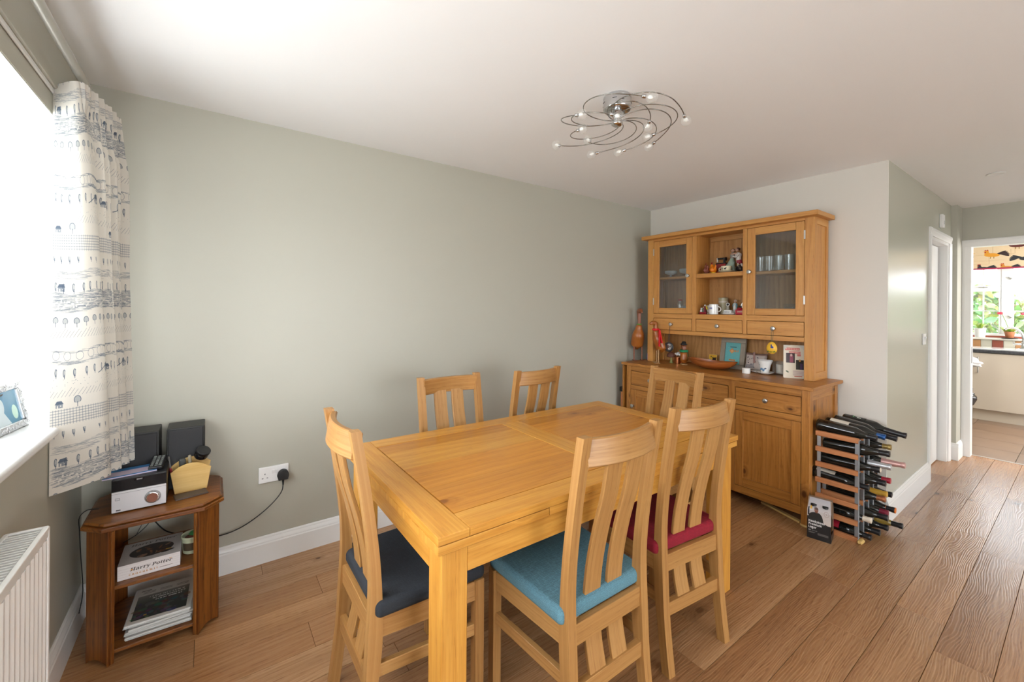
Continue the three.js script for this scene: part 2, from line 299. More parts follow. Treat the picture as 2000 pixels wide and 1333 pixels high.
struct('window_reveal', [bb(BX + 0.05, 2.086, 0.285, -0.002, 2.0905, 3.02, 0), bb(BX + 0.05, 0.95, 0.283, -0.002, 2.09, 0.287, 0), bb(BX + 0.05, 0.95, 3.018, -0.002, 2.09, 3.022, 0)], plaster);
struct('window_sill', [T(new RoundedBoxGeometry(0.42, 0.034, 2.84, 4, 0.014), -0.185, 0.945, 1.655)], M(lin(0.86, 0.87, 0.88), 0.2));
struct('trim_2', [bb(0, 2.172, 0.0, 0.018, 2.235, 3.2, 0.003)], paintSage);
struct('trim_3', [bb(0, 2.155, 0.0, 0.009, 2.172, 3.2, 0.004)], glossWhite);

// door to the side of the hall, with architraves
const archSec = [[0, 0], [0.066, 0], [0.066, 0.012], [0.058, 0.018], [0.04, 0.019], [0.03, 0.016], [0.012, 0.014], [0, 0.01]];
function architrave(name, pts, outDir) {   // pts: the inner edge, from floor over the head to floor; outDir: wall normal
  const N = V(...outDir), P = pts.map((p) => V(...p));
  const legs = [];
  for (let i = 0; i + 1 < P.length; i++) {
    const d = P[i + 1].clone().sub(P[i]).normalize(), side = d.clone().cross(N).multiplyScalar(1);
    const c = pts.reduce((s, p) => s.add(V(...p)), V(0, 0, 0)).multiplyScalar(1 / pts.length), mid = P[i].clone().add(P[i + 1]).multiplyScalar(0.5).sub(c);
    if (side.dot(mid) < 0) side.negate();
    const ext = 0.066, a = P[i].clone().addScaledVector(d, i > 0 ? -ext : 0), b = P[i + 1].clone().addScaledVector(d, i + 2 < P.length ? ext : 0);
    if (i !== 1) { if (i > 0) a.addScaledVector(d, ext); if (i + 2 < P.length) b.addScaledVector(d, -ext); }
    legs.push(sweep([a, b], archSec, () => [side, N], 0.3));
  }
  return struct(name, legs, glossWhite);
}
architrave('door_frame_1', [[5.325, 0, WD], [5.325, 2.03, WD], [6.05, 2.03, WD], [6.05, 0, WD]], [0, 0, 1]);
const door1 = struct('door_1', bb(5.36, 0.008, WD - 0.098, 6.005, 2.0, WD - 0.06, 0.003), glossWhite);
struct('door_lining_1', [bb(5.325, 0, WD - 0.1, 5.345, 2.03, WD + 0.001, 0.001), bb(6.02, 0, WD - 0.1, 6.05, 2.03, WD + 0.001, 0.001), bb(5.345, 2.005, WD - 0.1, 6.02, 2.03, WD + 0.001, 0.001)], glossWhite);
architrave('door_frame_2', [[KX, 0, 1.955], [KX, 2.02, 1.955], [KX, 2.02, 2.75], [KX, 0, 2.75]], [-1, 0, 0]);
const lining2 = struct('door_lining_2', [bb(KX - 0.002, 0, 1.935, 6.5, 2.02, 1.957, 0.001), bb(KX - 0.002, 0, 2.748, 6.5, 2.02, 2.77, 0.001), bb(KX - 0.002, 2.018, 1.935, 6.5, 2.04, 2.77, 0.001)], glossWhite);
struct('strike_plate', bb(KX + 0.03, 0.9, 1.956, KX + 0.055, 1.06, 1.959, 0.0005), iron, lining2);

// ---------------------------------------------------------------- dining table (draw-leaf)
{
  const x0 = 0.97, x1 = 2.606, z0 = 0.687, z1 = 1.617, Y = 0.775, cx = (x0 + x1) / 2, cz = (z0 + z1) / 2;
  const t = thing('dining_table', 'golden oak extending dining table with framed top and square legs', 'table', [cx, 0, cz]);
  const B = (a, b, c, d, e, f, g = 'x', bev = 0.002) => bb(a - cx, b, c - cz, d - cx, e, f - cz, bev, g);
  const put = (n, g) => part(n, g, oakTable, t);
  const tints = [0xffffff, 0xf4e6d2, 0xe6d8bd, 0xfff2dc].map((c) => M(c, 0.34, { map: oakTable.map }));
  put('end_rail', B(x0, 0.75, z0, x0 + 0.1, Y, z1, 'z')); put('end_rail', B(x1 - 0.1, 0.75, z0, x1, Y, z1, 'z'));
  put('edge_rail', B(x0 + 0.1, 0.75, z0, x1 - 0.1, Y, z0 + 0.1)); put('edge_rail', B(x0 + 0.1, 0.75, z1 - 0.1, x1 - 0.1, Y, z1));
  put('middle_rail', B(1.745, 0.75, z0 + 0.1, 1.855, Y, z1 - 0.1, 'z'));
  for (const [a, b] of [[x0 + 0.1035, 1.7425], [1.8575, x1 - 0.1035]]) {
    const n = 7, w = (z1 - z0 - 0.206) / n;
    for (let i = 0; i < n; i++) part('board', B(a, 0.752, z0 + 0.103 + i * w, b, Y - 0.0008, z0 + 0.103 + (i + 1) * w, 'x', 0.0006), tints[Math.floor(rnd() * 4)], t);
  }
  for (const [a, b] of [[x0 + 0.002, 1.372], [2.204, x1 - 0.002]]) put('draw_leaf', B(a, 0.72, z0 + 0.004, b, 0.7465, z1 - 0.004, 'x', 0.002));
  put('apron', B(x0 + 0.105, 0.637, z1 - 0.044, x1 - 0.105, 0.7195, z1 - 0.022)); put('apron', B(x0 + 0.105, 0.637, z0 + 0.022, x1 - 0.105, 0.7195, z0 + 0.044));
  put('apron', B(x0 + 0.022, 0.637, z0 + 0.105, x0 + 0.044, 0.7195, z1 - 0.105, 'z')); put('apron', B(x1 - 0.044, 0.637, z0 + 0.105, x1 - 0.022, 0.7195, z1 - 0.105, 'z'));
  put('apron_block', B(1.374, 0.7197, z0 + 0.006, 2.202, 0.7485, z0 + 0.03)); put('apron_block', B(1.374, 0.7197, z1 - 0.03, 2.202, 0.7485, z1 - 0.006));
  for (const a of [x0 + 0.022, x1 - 0.106]) for (const c of [z0 + 0.022, z1 - 0.106]) put('leg', B(a, 0, c, a + 0.084, 0.72, c + 0.084, 'y', 0.003));
}

// ---------------------------------------------------------------- dining chairs (front is +z; origin under the back of the seat)
function makeChair(label, fabric) {
  const t = thing('dining_chair', label, 'chair', [0, 0, 0], 0, 'oak dining chairs round the table');
  const h = 1.027;
  for (const s of [-1, 1]) {
    const P = curve([[s * 0.171, 0, -0.022], [s * 0.171, 0.12, -0.006], [s * 0.171, 0.28, 0.012], [s * 0.171, 0.44, 0.02], [s * 0.171, 0.6, 0.016], [s * 0.171, 0.8, -0.008], [s * 0.171, h, -0.045]], 26);
    part('back_leg', sweep(P, rectSec(0.034, 1, 0.003), (i, u) => [V(1, 0, 0), V(0, 0, 1), 1, lerp(0.036, 0.03, u) + 0.012 * Math.exp(-(((u - 0.42) / 0.14) ** 2))]), oakChair, t);
    part('front_leg', bb(s * 0.2 - 0.018, 0, 0.358, s * 0.2 + 0.018, 0.445, 0.394, 0.003, 'y'), oakChair, t);
    const rail = (y0, y1, d) => sweep([V(s * 0.172, (y0 + y1) / 2, 0.02), V(s * 0.2, (y0 + y1) / 2, 0.375)], rectSec(d, y1 - y0, 0.002), () => [V(1, 0, 0), V(0, 1, 0)]);
    part('seat_rail', rail(0.372, 0.44, 0.022), oakChair, t);
    part('side_stretcher', rail(0.25, 0.29, 0.02), oakChair, t);
  }
  part('seat_rail', bb(-0.19, 0.372, 0.365, 0.19, 0.44, 0.387, 0.002), oakChair, t);
  part('seat_rail', bb(-0.156, 0.372, 0.004, 0.156, 0.44, 0.026, 0.002), oakChair, t);
  part('lower_rail', bb(-0.156, 0.202, -0.004, 0.156, 0.255, 0.02, 0.002), oakChair, t);
  {
    const n = 18, P = []; for (let i = 0; i <= n; i++) { const x = -0.16 + 0.32 * i / n; P.push(V(x, 0.975, -0.034 - 0.03 * (1 - (x / 0.16) ** 2))); }
    part('top_rail', sweep(P, rectSec(0.024, 0.084, 0.004), () => [V(0, -0.16, 0.987), V(0, 0.987, 0.16)]), oakChair, t);
  }
  for (const s of [-1, 1]) {
    const x = s * 0.052;
    const P = curve([[x, 0.25, 0.008], [x, 0.34, 0.028], [x, 0.45, 0.036], [x, 0.56, 0.028], [x, 0.7, 0.0], [x, 0.83, -0.036], [x, 0.945, -0.058]], 24);
    part('back_slat', sweep(P, rectSec(0.072, 0.013, 0.002), (i) => { const d = P[Math.min(i + 1, 24)].clone().sub(P[Math.max(0, i - 1)]).normalize(); return [V(1, 0, 0), V(0, -d.z, d.y)]; }), oakChair, t);
  }
  const g = new RoundedBoxGeometry(0.42, 0.052, 0.385, 6, 0.02), p = g.attributes.position;
  for (let i = 0; i < p.count; i++) {
    let x = p.getX(i), y = p.getY(i), z = p.getZ(i);
    const e = (1 - (x / 0.215) ** 2) * (1 - (z / 0.2) ** 2);
    if (y > 0) y += 0.012 * e;
    x *= 1.0 + 0.16 * z; p.setXYZ(i, x, y + 0.466, z + 0.208);
  }
  g.computeVertexNormals();
  part('seat_cushion', g, fabric, t);
  return t;
}
const chairGroup = 'oak dining chairs round the table';
const chairA = makeChair('oak dining chair with a black seat at the near left end of the table', fabNavy);
chairA.position.set(0.866, 0, 1.178); chairA.rotation.y = Math.PI / 2;
const chairB = makeChair('oak dining chair with a teal blue seat, its slatted back to the viewer', fabTeal);
chairB.position.set(1.524, 0, 1.742); chairB.rotation.y = Math.PI;
const chairC = makeChair('oak dining chair with a crimson seat, beside the teal seated chair', fabRed);
chairC.position.set(2.073, 0, 1.7); chairC.rotation.y = Math.PI - 0.10;
const chairD = copy(chairB, [2.79, 0, 1.118], -Math.PI / 2 + 0.11, 'oak dining chair at the far end of the table in front of the sideboard', chairGroup);
const chairE = copy(chairA, [1.543, 0, 0.612], 0.0, 'oak dining chair on the wall side of the table, nearer the curtain', chairGroup);
const chairF = copy(chairC, [2.118, 0, 0.592], -0.09, 'oak dining chair on the wall side of the table, nearer the sideboard', chairGroup);

// ---------------------------------------------------------------- sideboard
const knobGeo = T(lathe([[0.0, 0.028], [0.0135, 0.0275], [0.0165, 0.024], [0.0145, 0.018], [0.0085, 0.01], [0.0075, 0.003], [0.011, 0.0], [0, 0]], 20), 0, 0, 0, 0, 0, Math.PI / 2);
function knob(parent, x, y, z) { const m = part('knob', knobGeo, nickel, parent); m.position.set(x, y, z); return m; }
const SX = 3.59, SY = 0.908;
{
  const t = thing('sideboard', 'rustic oak sideboard with three drawers above three panelled doors', 'sideboard', [SX, 0, 0.86]);
  const B = (x0, y0, z0, x1, y1, z1, g = 'z', b = 0.002) => bb(x0 - SX, y0, z0 - 0.86, x1 - SX, y1, z1 - 0.86, b, g);
  const put = (n, g) => part(n, g, oakRustic, t);
  put('worktop', B(3.561, 0.885, 0.088, 4.1, SY, 1.615, 'z', 0.003));
  for (const [x0, x1] of [[3.59, 3.64], [4.04, 4.09]]) for (const [a, b] of [[0.129, 0.174], [1.54, 1.588]]) put('leg', B(x0, 0, a, x1, 0.885, b, 'y', 0.003));
  const bays = [[0.174, 0.603], [0.648, 1.065], [1.113, 1.54]];
  put('stile', B(3.592, 0.07, 0.603, 3.632, 0.884, 0.648, 'y')); put('stile', B(3.592, 0.07, 1.065, 3.632, 0.884, 1.113, 'y'));
  put('top_rail', B(3.593, 0.836, 0.174, 3.63, 0.884, 1.54)); put('middle_rail', B(3.594, 0.67, 0.174, 3.63, 0.708, 1.54)); put('bottom_rail', B(3.594, 0.068, 0.174, 3.63, 0.121, 1.54));
  for (const [z, s] of [[0.15, 1], [1.578, -1]]) {
    put('side_rail', B(3.64, 0.81, z - 0.012, 4.04, 0.885, z + 0.006, 'x')); put('side_rail', B(3.64, 0.07, z - 0.012, 4.04, 0.16, z + 0.006, 'x'));
    for (let i = 0; i < 4; i++) put('side_board', B(3.64 + i * 0.1, 0.16, z - 0.01, 3.74 + i * 0.1, 0.81, z - 0.002 + (i % 2) * 0.0006, 'y', 0.0008));
  }
  put('back_panel', B(4.06, 0.07, 0.174, 4.075, 0.885, 1.54, 'y')); put('bottom_panel', B(3.63, 0.09, 0.174, 4.06, 0.108, 1.54, 'z'));
  for (const [a, b] of bays) {
    const dr = part('drawer', B(3.5935, 0.7115, a + 0.003, 3.63, 0.8325, b - 0.003, 'z', 0.002), oakRustic, t);
    knob(dr, 3.593 - SX, 0.7725, (a + b) / 2 - 0.86);
    const d = part('door', [B(3.5935, 0.123, a + 0.002, 3.616, 0.668, a + 0.058, 'y'), B(3.5935, 0.123, b - 0.06, 3.616, 0.668, b - 0.002, 'y'), B(3.5935, 0.605, a + 0.058, 3.616, 0.668, b - 0.06, 'z'), B(3.5935, 0.123, a + 0.058, 3.616, 0.185, b - 0.06, 'z')], oakRustic, t);
    const w = (b - a - 0.118) / 4;
    for (let i = 0; i < 4; i++) part('panel_board', B(3.6035 + (i % 2) * 0.0007, 0.185, a + 0.058 + w * i, 3.613, 0.605, a + 0.058 + w * (i + 1), 'y', 0.0006), oakRustic, d);
    for (const y of [0.2, 0.545]) part('hinge', B(3.5915, y, b - 0.002, 3.6, y + 0.07, b + 0.003, 'y', 0.0005), iron, d);
    if (b !== 1.54) knob(d, 3.593 - SX, 0.52, a + 0.03 - 0.86);
  }
  part('castor_cup', [T(lathe([[0, 0], [0.032, 0], [0.034, 0.006], [0.032, 0.013], [0.025, 0.012], [0, 0.012]], 24), 3.608 - SX, 0.0, 1.566 - 0.86)], plyWood, t);
}
solo('floor_batten', T(cb(0.03, 0.016, 0.3, 0.004, 'z'), 0, 0.008, 0), plyWood, 'pale wooden batten lying on the floor under the sideboard', 'batten', [3.67, 0, 1.39], -0.35);
// two boards leaning in the gap between the sideboard and the wall
{
  const t = thing('spare_table_leaf', 'oak boards stored upright in the gap left of the sideboard', 'board', [3.6, 0, 0.07]);
  part('board', [T(cb(0.5, 0.88, 0.012, 0.002, 'y'), 0.23, 0.441, 0.024)], oakRustic, t);
}
{
  const t = thing('folded_tray_table', 'brown folded wooden tray with black corner, leaning by the wall left of the sideboard', 'tray', [3.6, 0, 0.045]);
  part('panel', T(cb(0.45, 0.655, 0.012, 0.002, 'y'), 0.24, 0.33, 0.001), rackWood, t); part('panel', T(cb(0.45, 0.64, 0.011, 0.002, 'y'), 0.235, 0.32, 0.0155), rackWood, t);
  part('corner_guard', T(cb(0.05, 0.045, 0.033, 0.004), 0.025, 0.645, 0.009), rubber, t);
}

// ---------------------------------------------------------------- hutch on the sideboard
const UX = 3.842;
{
  const t = thing('hutch', 'oak dresser hutch with two glazed doors, open cubbies and three small drawers', 'hutch', [UX, SY, 0.845]);
  const B = (x0, y0, z0, x1, y1, z1, g = 'z', b = 0.002) => bb(x0 - UX, y0 - SY, z0 - 0.845, x1 - UX, y1 - SY, z1 - 0.845, b, g);
  const put = (n, g, m = oakHutch) => part(n, g, m, t);
  put('cornice', [B(3.785, 2.05, 0.133, 4.1, 2.083, 1.56, 'z', 0.003)]);
  put('post', B(UX, SY, 0.168, 3.878, 2.05, 0.23, 'y')); put('post', B(UX, SY, 1.464, 3.878, 2.05, 1.525, 'y'));
  put('post', B(4.055, SY, 0.168, 4.09, 2.05, 0.2, 'y')); put('post', B(4.055, SY, 1.493, 4.09, 2.05, 1.525, 'y'));
  for (const [z0, z1, sgn] of [[0.176, 0.19, 1], [1.503, 1.517, -1]]) {
    put('side_panel', B(3.878, SY, z0, 4.055, 2.05, z1, 'y', 0.001));
    const zz = sgn > 0 ? [0.168, 0.176] : [1.517, 1.525];
    put('side_rail', B(3.878, 2.0, zz[0], 4.055, 2.05, zz[1], 'x', 0.001)); put('side_rail', B(3.878, SY, zz[0], 4.055, 0.965, zz[1], 'x', 0.001));
  }
  put('top_rail', B(UX + 0.0008, 2.03, 0.23, 3.868, 2.05, 1.464)); put('rail', B(UX + 0.0008, 1.317, 0.23, 3.868, 1.358, 1.464)); put('rail', B(UX + 0.0008, 1.175, 0.23, 3.868, 1.209, 1.464));
  for (const [a, b] of [[0.618, 0.655], [1.042, 1.075]]) { put('stile', B(UX, 1.21, a, 3.8675, 2.0295, b, 'y')); put('partition', B(3.868, 1.2, a + 0.008, 4.072, 2.045, b - 0.008, 'y', 0.001), oakHutch); }
  for (let i = 0; i < 9; i++) { const w = 1.31 / 9, z = 0.19 + i * w; put('back_board', B(4.072, SY, z, 4.082, 2.05, z + w, 'y', 0.001), oakBack); }
  put('back_rail', B(4.06, 1.995, 0.665, 4.0725, 2.045, 1.032, 'z', 0.001), oakBack);
  put('top_panel', B(3.86, 2.036, 0.19, 4.072, 2.05, 1.503)); put('shelf', B(UX + 0.004, 1.34, 0.19, 4.072, 1.358, 1.503, 'z', 0.001)); put('bottom_panel', B(3.86, 1.18, 0.19, 4.072, 1.196, 1.503));
  put('shelf', B(3.87, 1.672, 0.2, 4.072, 1.694, 0.626)); put('shelf', B(3.846, 1.668, 0.655, 4.072, 1.703, 1.042)); put('shelf', B(3.87, 1.672, 1.067, 4.072, 1.694, 1.493));
  for (const [a, b, hz, kz] of [[0.232, 0.616, 0.231, 0.585], [1.077, 1.462, 1.463, 1.098]]) {
    const d = part('door', [B(UX, 1.36, a, 3.862, 2.028, a + 0.056, 'y'), B(UX, 1.36, b - 0.054, 3.862, 2.028, b, 'y'), B(UX, 1.972, a + 0.056, 3.862, 2.028, b - 0.054), B(UX, 1.36, a + 0.056, 3.862, 1.41, b - 0.054)], oakHutch, t);
    part('pane', B(3.851, 1.408, a + 0.054, 3.854, 1.974, b - 0.052, 'y', 0), doorGlass, d);
    for (const y of [1.44, 1.9]) part('hinge', B(UX - 0.003, y, hz - 0.005, UX + 0.006, y + 0.062, hz + 0.005, 'y', 0.001), nickel, d);
    knob(d, 0, 1.692 - SY, kz - 0.845);
  }
  for (const [a, b] of [[0.23, 0.618], [0.655, 1.042], [1.075, 1.464]]) { const d = part('drawer', B(UX + 0.001, 1.2125, a + 0.003, 3.87, 1.314, b - 0.003, 'z', 0.0015), oakHutch, t); knob(d, 0.001, 1.263 - SY, (a + b) / 2 - 0.845); }
}

// ---------------------------------------------------------------- curtain, pole, radiator, photo frame
{
  const map = canvasTex(1024, 1024, (g, W) => {
    g.fillStyle = '#efe9dd'; g.fillRect(0, 0, W, W);
    const ink = (a = 0.75) => `rgba(${78},${92},${112},${Math.min(1, a * 1.05)})`, Y = (f) => f * W;
    g.lineCap = 'round';
    const tree = (x, y, s, round) => {
      g.strokeStyle = ink(0.8); g.fillStyle = ink(0.3); g.lineWidth = 4;
      g.beginPath(); round ? g.ellipse(x, y - s * 0.8, s * 0.55, s * 0.45, 0, 0, 7) : g.ellipse(x, y - s * 0.75, s * 0.24, s * 0.6, 0, 0, 7); g.fill();
      g.beginPath(); round ? g.arc(x, y - s * 0.8, s * 0.5, 2.4, 6.9) : g.ellipse(x, y - s * 0.75, s * 0.24, s * 0.6, 0, 1.2, 5.6); g.stroke();
      g.beginPath(); g.moveTo(x, y - s * 0.5); g.lineTo(x, y + s * 0.15); g.stroke();
    };
    const house = (x, y, s) => { g.fillStyle = ink(0.55); g.fillRect(x, y - s * 0.5, s * 1.2, s * 0.5); g.fillStyle = ink(0.85); g.beginPath(); g.moveTo(x - s * 0.15, y - s * 0.5); g.lineTo(x + s * 0.2, y - s * 0.95); g.lineTo(x + s * 1.0, y - s * 0.95); g.lineTo(x + s * 1.35, y - s * 0.5); g.fill(); g.fillStyle = '#efe9dd'; g.fillRect(x + s * 0.2, y - s * 0.35, s * 0.2, s * 0.35); g.fillRect(x + s * 0.75, y - s * 0.36, s * 0.2, s * 0.18); };
    const row = (f, n, s, round) => { for (let i = 0; i < n; i++) if (rnd() > 0.12) tree((i + 0.5 + rr(-0.1, 0.1)) * W / n, Y(f) + 8 * Math.sin(i), s, round); };
    const hatch = (f0, f1, step) => { g.strokeStyle = ink(0.5); g.lineWidth = 2.4; for (let x = -60; x < W + 60; x += step) { const k = rr(0.6, 1); g.beginPath(); g.moveTo(x, Y(f1)); g.lineTo(x + (f1 - f0) * W * 0.9 * k, Y(f1 - (f1 - f0) * k)); g.stroke(); } };
    const field = (f0, f1, dens, a) => { g.lineWidth = 2; for (let i = 0; i < dens; i++) { const x = rr(0, W), f = rr(f0, f1), y = Y(f) + 14 * Math.sin(x / W * 6.283 * 2); g.strokeStyle = ink(a * rr(0.4, 1)); g.beginPath(); g.moveTo(x, y); g.lineTo(x + rr(20, 90), y + rr(-3, 3)); g.stroke(); } };
    row(0.03, 16, 36); field(0.075, 0.125, 420, 0.3);
    house(60, Y(0.2), 46); row(0.2, 14, 38); house(640, Y(0.2), 44); field(0.2, 0.31, 1300, 0.42);
    g.fillStyle = 'rgba(240,236,226,.8)'; for (let i = 0; i < 90; i++) { g.beginPath(); g.arc(rr(0, W), Y(rr(0.24, 0.3)), 6, 0, 7); g.fill(); }
    row(0.395, 13, 38, true); hatch(0.41, 0.465, 26);
    field(0.535, 0.545, 120, 0.5); for (let i = 0; i < 12; i++) { g.strokeStyle = ink(0.5); g.lineWidth = 3; g.beginPath(); g.arc((i + 0.5) * W / 12, Y(0.565) + 10 * Math.sin(i * 1.05), 26, 0, 7); g.stroke(); } field(0.59, 0.61, 260, 0.4);
    row(0.69, 14, 36); house(480, Y(0.69), 60); g.strokeStyle = ink(0.8); g.lineWidth = 5; g.beginPath(); g.moveTo(360, Y(0.69)); g.lineTo(470, Y(0.655)); g.stroke(); house(840, Y(0.69), 40);
    g.fillStyle = ink(0.5); for (let i = 0; i < 60; i++) g.fillRect(rr(0, W), Y(rr(0.7, 0.75)), 4, 4); hatch(0.755, 0.805, 28);
    house(40, Y(0.865), 42); tree(190, Y(0.865), 44, true); house(720, Y(0.85), 52); tree(580, Y(0.85), 40, true);
    g.strokeStyle = ink(0.33); g.lineWidth = 5; for (let y = 0.88; y < 0.965; y += 0.0155) { g.beginPath(); g.moveTo(0, Y(y)); g.lineTo(W, Y(y)); g.stroke(); } for (let x = 0; x < W; x += 20) { g.beginPath(); g.moveTo(x, Y(0.875)); g.lineTo(x, Y(0.965)); g.stroke(); }
  }, true);
  const mat = MP(lin(0.74, 0.74, 0.74), 0.95, { map, transmission: 0.12, thickness: 0, side: THREE.DoubleSide });
  const t = thing('curtain', 'cream pinch pleated curtain printed with blue grey trees and cottages', 'curtain', [0.08, 0.72, 0.25]);
  const top = new THREE.CatmullRomCurve3([[0.004, 0.478], [0.03, 0.505], [0.066, 0.532], [0.083, 0.52], [0.094, 0.49], [0.092, 0.46], [0.108, 0.437], [0.1, 0.41], [0.12, 0.385], [0.105, 0.355], [0.13, 0.325], [0.112, 0.295], [0.138, 0.265], [0.12, 0.235], [0.152, 0.2]].map(([x, z]) => V(x, 0, z)), false, 'centripetal');
  const bot = new THREE.CatmullRomCurve3([[0.004, 0.492], [0.05, 0.455], [0.1, 0.408], [0.137, 0.372], [0.145, 0.348], [0.112, 0.342], [0.116, 0.318], [0.155, 0.298], [0.168, 0.28], [0.132, 0.27], [0.138, 0.248], [0.172, 0.236], [0.185, 0.22], [0.158, 0.212], [0.17, 0.2], [0.199, 0.187]].map(([x, z]) => V(x, 0, z)), false, 'centripetal');
  const nu = 150, nv = 60, g = new THREE.PlaneGeometry(1, 1, nu, nv), p = g.attributes.position, uv = g.attributes.uv;
  for (let j = 0; j <= nv; j++) for (let i = 0; i <= nu; i++) {
    const k = j * (nu + 1) + i, s = i / nu, d = j / nv, y = lerp(2.205, 0.72, d);
    const a = top.getPoint(s), b = bot.getPoint(s), f = Math.pow(d, 0.75);
    let x = lerp(a.x, b.x, f), z = lerp(a.z, b.z, f);
    const pin = Math.exp(-(((d - 0.075) / 0.035) ** 2)), ph = Math.exp(-(((s - 0.27) / 0.05) ** 2));
    x += -0.012 * pin * ph + 0.01 * Math.sin(s * 46) * smooth(0.09, 0.16, d) * smooth(0.5, 0.2, d) * smooth(0.2, 0.4, s) + 0.006 * Math.sin(s * 150) * smooth(0.09, 0.02, d) * smooth(0.18, 0.22, s);
    p.setXYZ(k, x - 0.08, y - 0.72 - 0.018 * (1 - d) * smooth(0.25, 0, s), z - 0.25);
    uv.setXY(k, s * 1.25 / 0.64, -(d * 1.485 + 0.02) / 0.64);
  }
  g.computeVertexNormals();
  part('cloth', g, mat, t);
  const pole = thing('curtain_pole', 'brushed metal curtain pole running along the top of the bay window', 'pole', [0.075, 2.235, 1.5]);
  part('pole', T(cyl(0.0145, 0.0145, 2.9, 20), 0, 0, 0, Math.PI / 2), M(lin(0.5, 0.48, 0.44), 0.35, { metalness: 0.7 }), pole);
  part('finial', T(lathe([[0, -0.01], [0.02, -0.008], [0.021, 0.008], [0.016, 0.016], [0, 0.018]], 20), 0, 0, -1.455, -Math.PI / 2), nickel, pole);
  for (const z of [0.3, 1.2]) part('bracket', [T(cyl(0.006, 0.006, 0.065, 10), -0.038, 0, z, 0, 0, Math.PI / 2), T(cyl(0.02, 0.02, 0.008, 18), -0.071, 0, z, 0, 0, Math.PI / 2), T(cyl(0.02, 0.02, 0.014, 18), 0, 0, z, Math.PI / 2)], nickel, pole);
}
{
  const t = thing('radiator', 'white panel radiator with a grille top under the bay window', 'radiator', [0.06, 0.18, 1.66]);
  const y1 = 0.6, x0 = 0.0, x1 = 0.04, len = 1.44, P = [];
  for (let i = 0; i <= 176; i++) { const z = -len / 2 + len * i / 176, k = (i % 4); P.push([z, k === 1 || k === 2 ? 0.004 : 0]); }
  const sh = new THREE.Shape(); sh.moveTo(-len / 2, -0.012); P.forEach(([z, b]) => sh.lineTo(z, b)); sh.lineTo(len / 2, -0.012);
  const fp = new THREE.ExtrudeGeometry(sh, { depth: y1 - 0.07, bevelEnabled: false });
  part('front_panel', [T(fp, x1 - 0.004, 0.568, 0, Math.PI / 2, 0, 0).applyMatrix4(new THREE.Matrix4()).applyMatrix4(new THREE.Matrix4().makeTranslation(0, 0, 0))].map((q) => { const a = q.attributes.position, n = q.attributes.normal; for (let i = 0; i < a.count; i++) { const X = a.getX(i) - (x1 - 0.004), Z = a.getZ(i); a.setXYZ(i, x1 - 0.004 + Z, a.getY(i), -X); const nx = n.getX(i), nz = n.getZ(i); n.setXYZ(i, nz, n.getY(i), -nx); } return q; }), white, t);
  part('frame_rail', [bb(x1 - 0.014, 0.568, -len / 2, x1, y1 - 0.004, len / 2, 0.004)], white, t);
  part('frame_rail', [bb(x1 - 0.014, 0.012, -len / 2, x1, 0.04, len / 2, 0.004)], white, t);
  part('back_panel', [bb(-0.045, 0.01, -len / 2, -0.035, y1 - 0.01, len / 2, 0.003)], white, t);
  for (const s of [-1, 1]) part('end_panel', bb(-0.045, 0.005, s * len / 2 - 0.006, x1 + 0.002, y1, s * len / 2 + 0.006, 0.004), white, t);
  const sl = []; for (let i = 0; i < 92; i++) sl.push(bb(-0.034, y1 - 0.012, -len / 2 + 0.02 + i * 0.0154, x1 - 0.012, y1 - 0.002, -len / 2 + 0.026 + i * 0.0154, 0));
  const gr = part('top_grille', [...sl, bb(-0.045, y1 - 0.012, -len / 2, -0.034, y1, len / 2, 0.002), bb(x1 - 0.012, y1 - 0.012, -len / 2, x1 + 0.002, y1, len / 2, 0.003)], white, t); gr.userData.kind = 'stuff';
  for (const z of [-0.66, 0.66]) { part('valve', [T(lathe([[0, 0], [0.012, 0], [0.012, 0.03], [0.017, 0.032], [0.017, 0.075], [0.012, 0.082], [0, 0.083]], 16), 0, -0.06, z - Math.sign(z) * -0.08)], white, t); part('pipe', T(cyl(0.0075, 0.0075, 0.13, 12), 0, -0.115, z + Math.sign(z) * 0.08), white, t); }
  for (const z of [-0.5, 0.5]) part('wall_bracket', bb(-0.06, 0.1, z - 0.02, -0.045, 0.5, z + 0.02, 0.002), white, t);
}
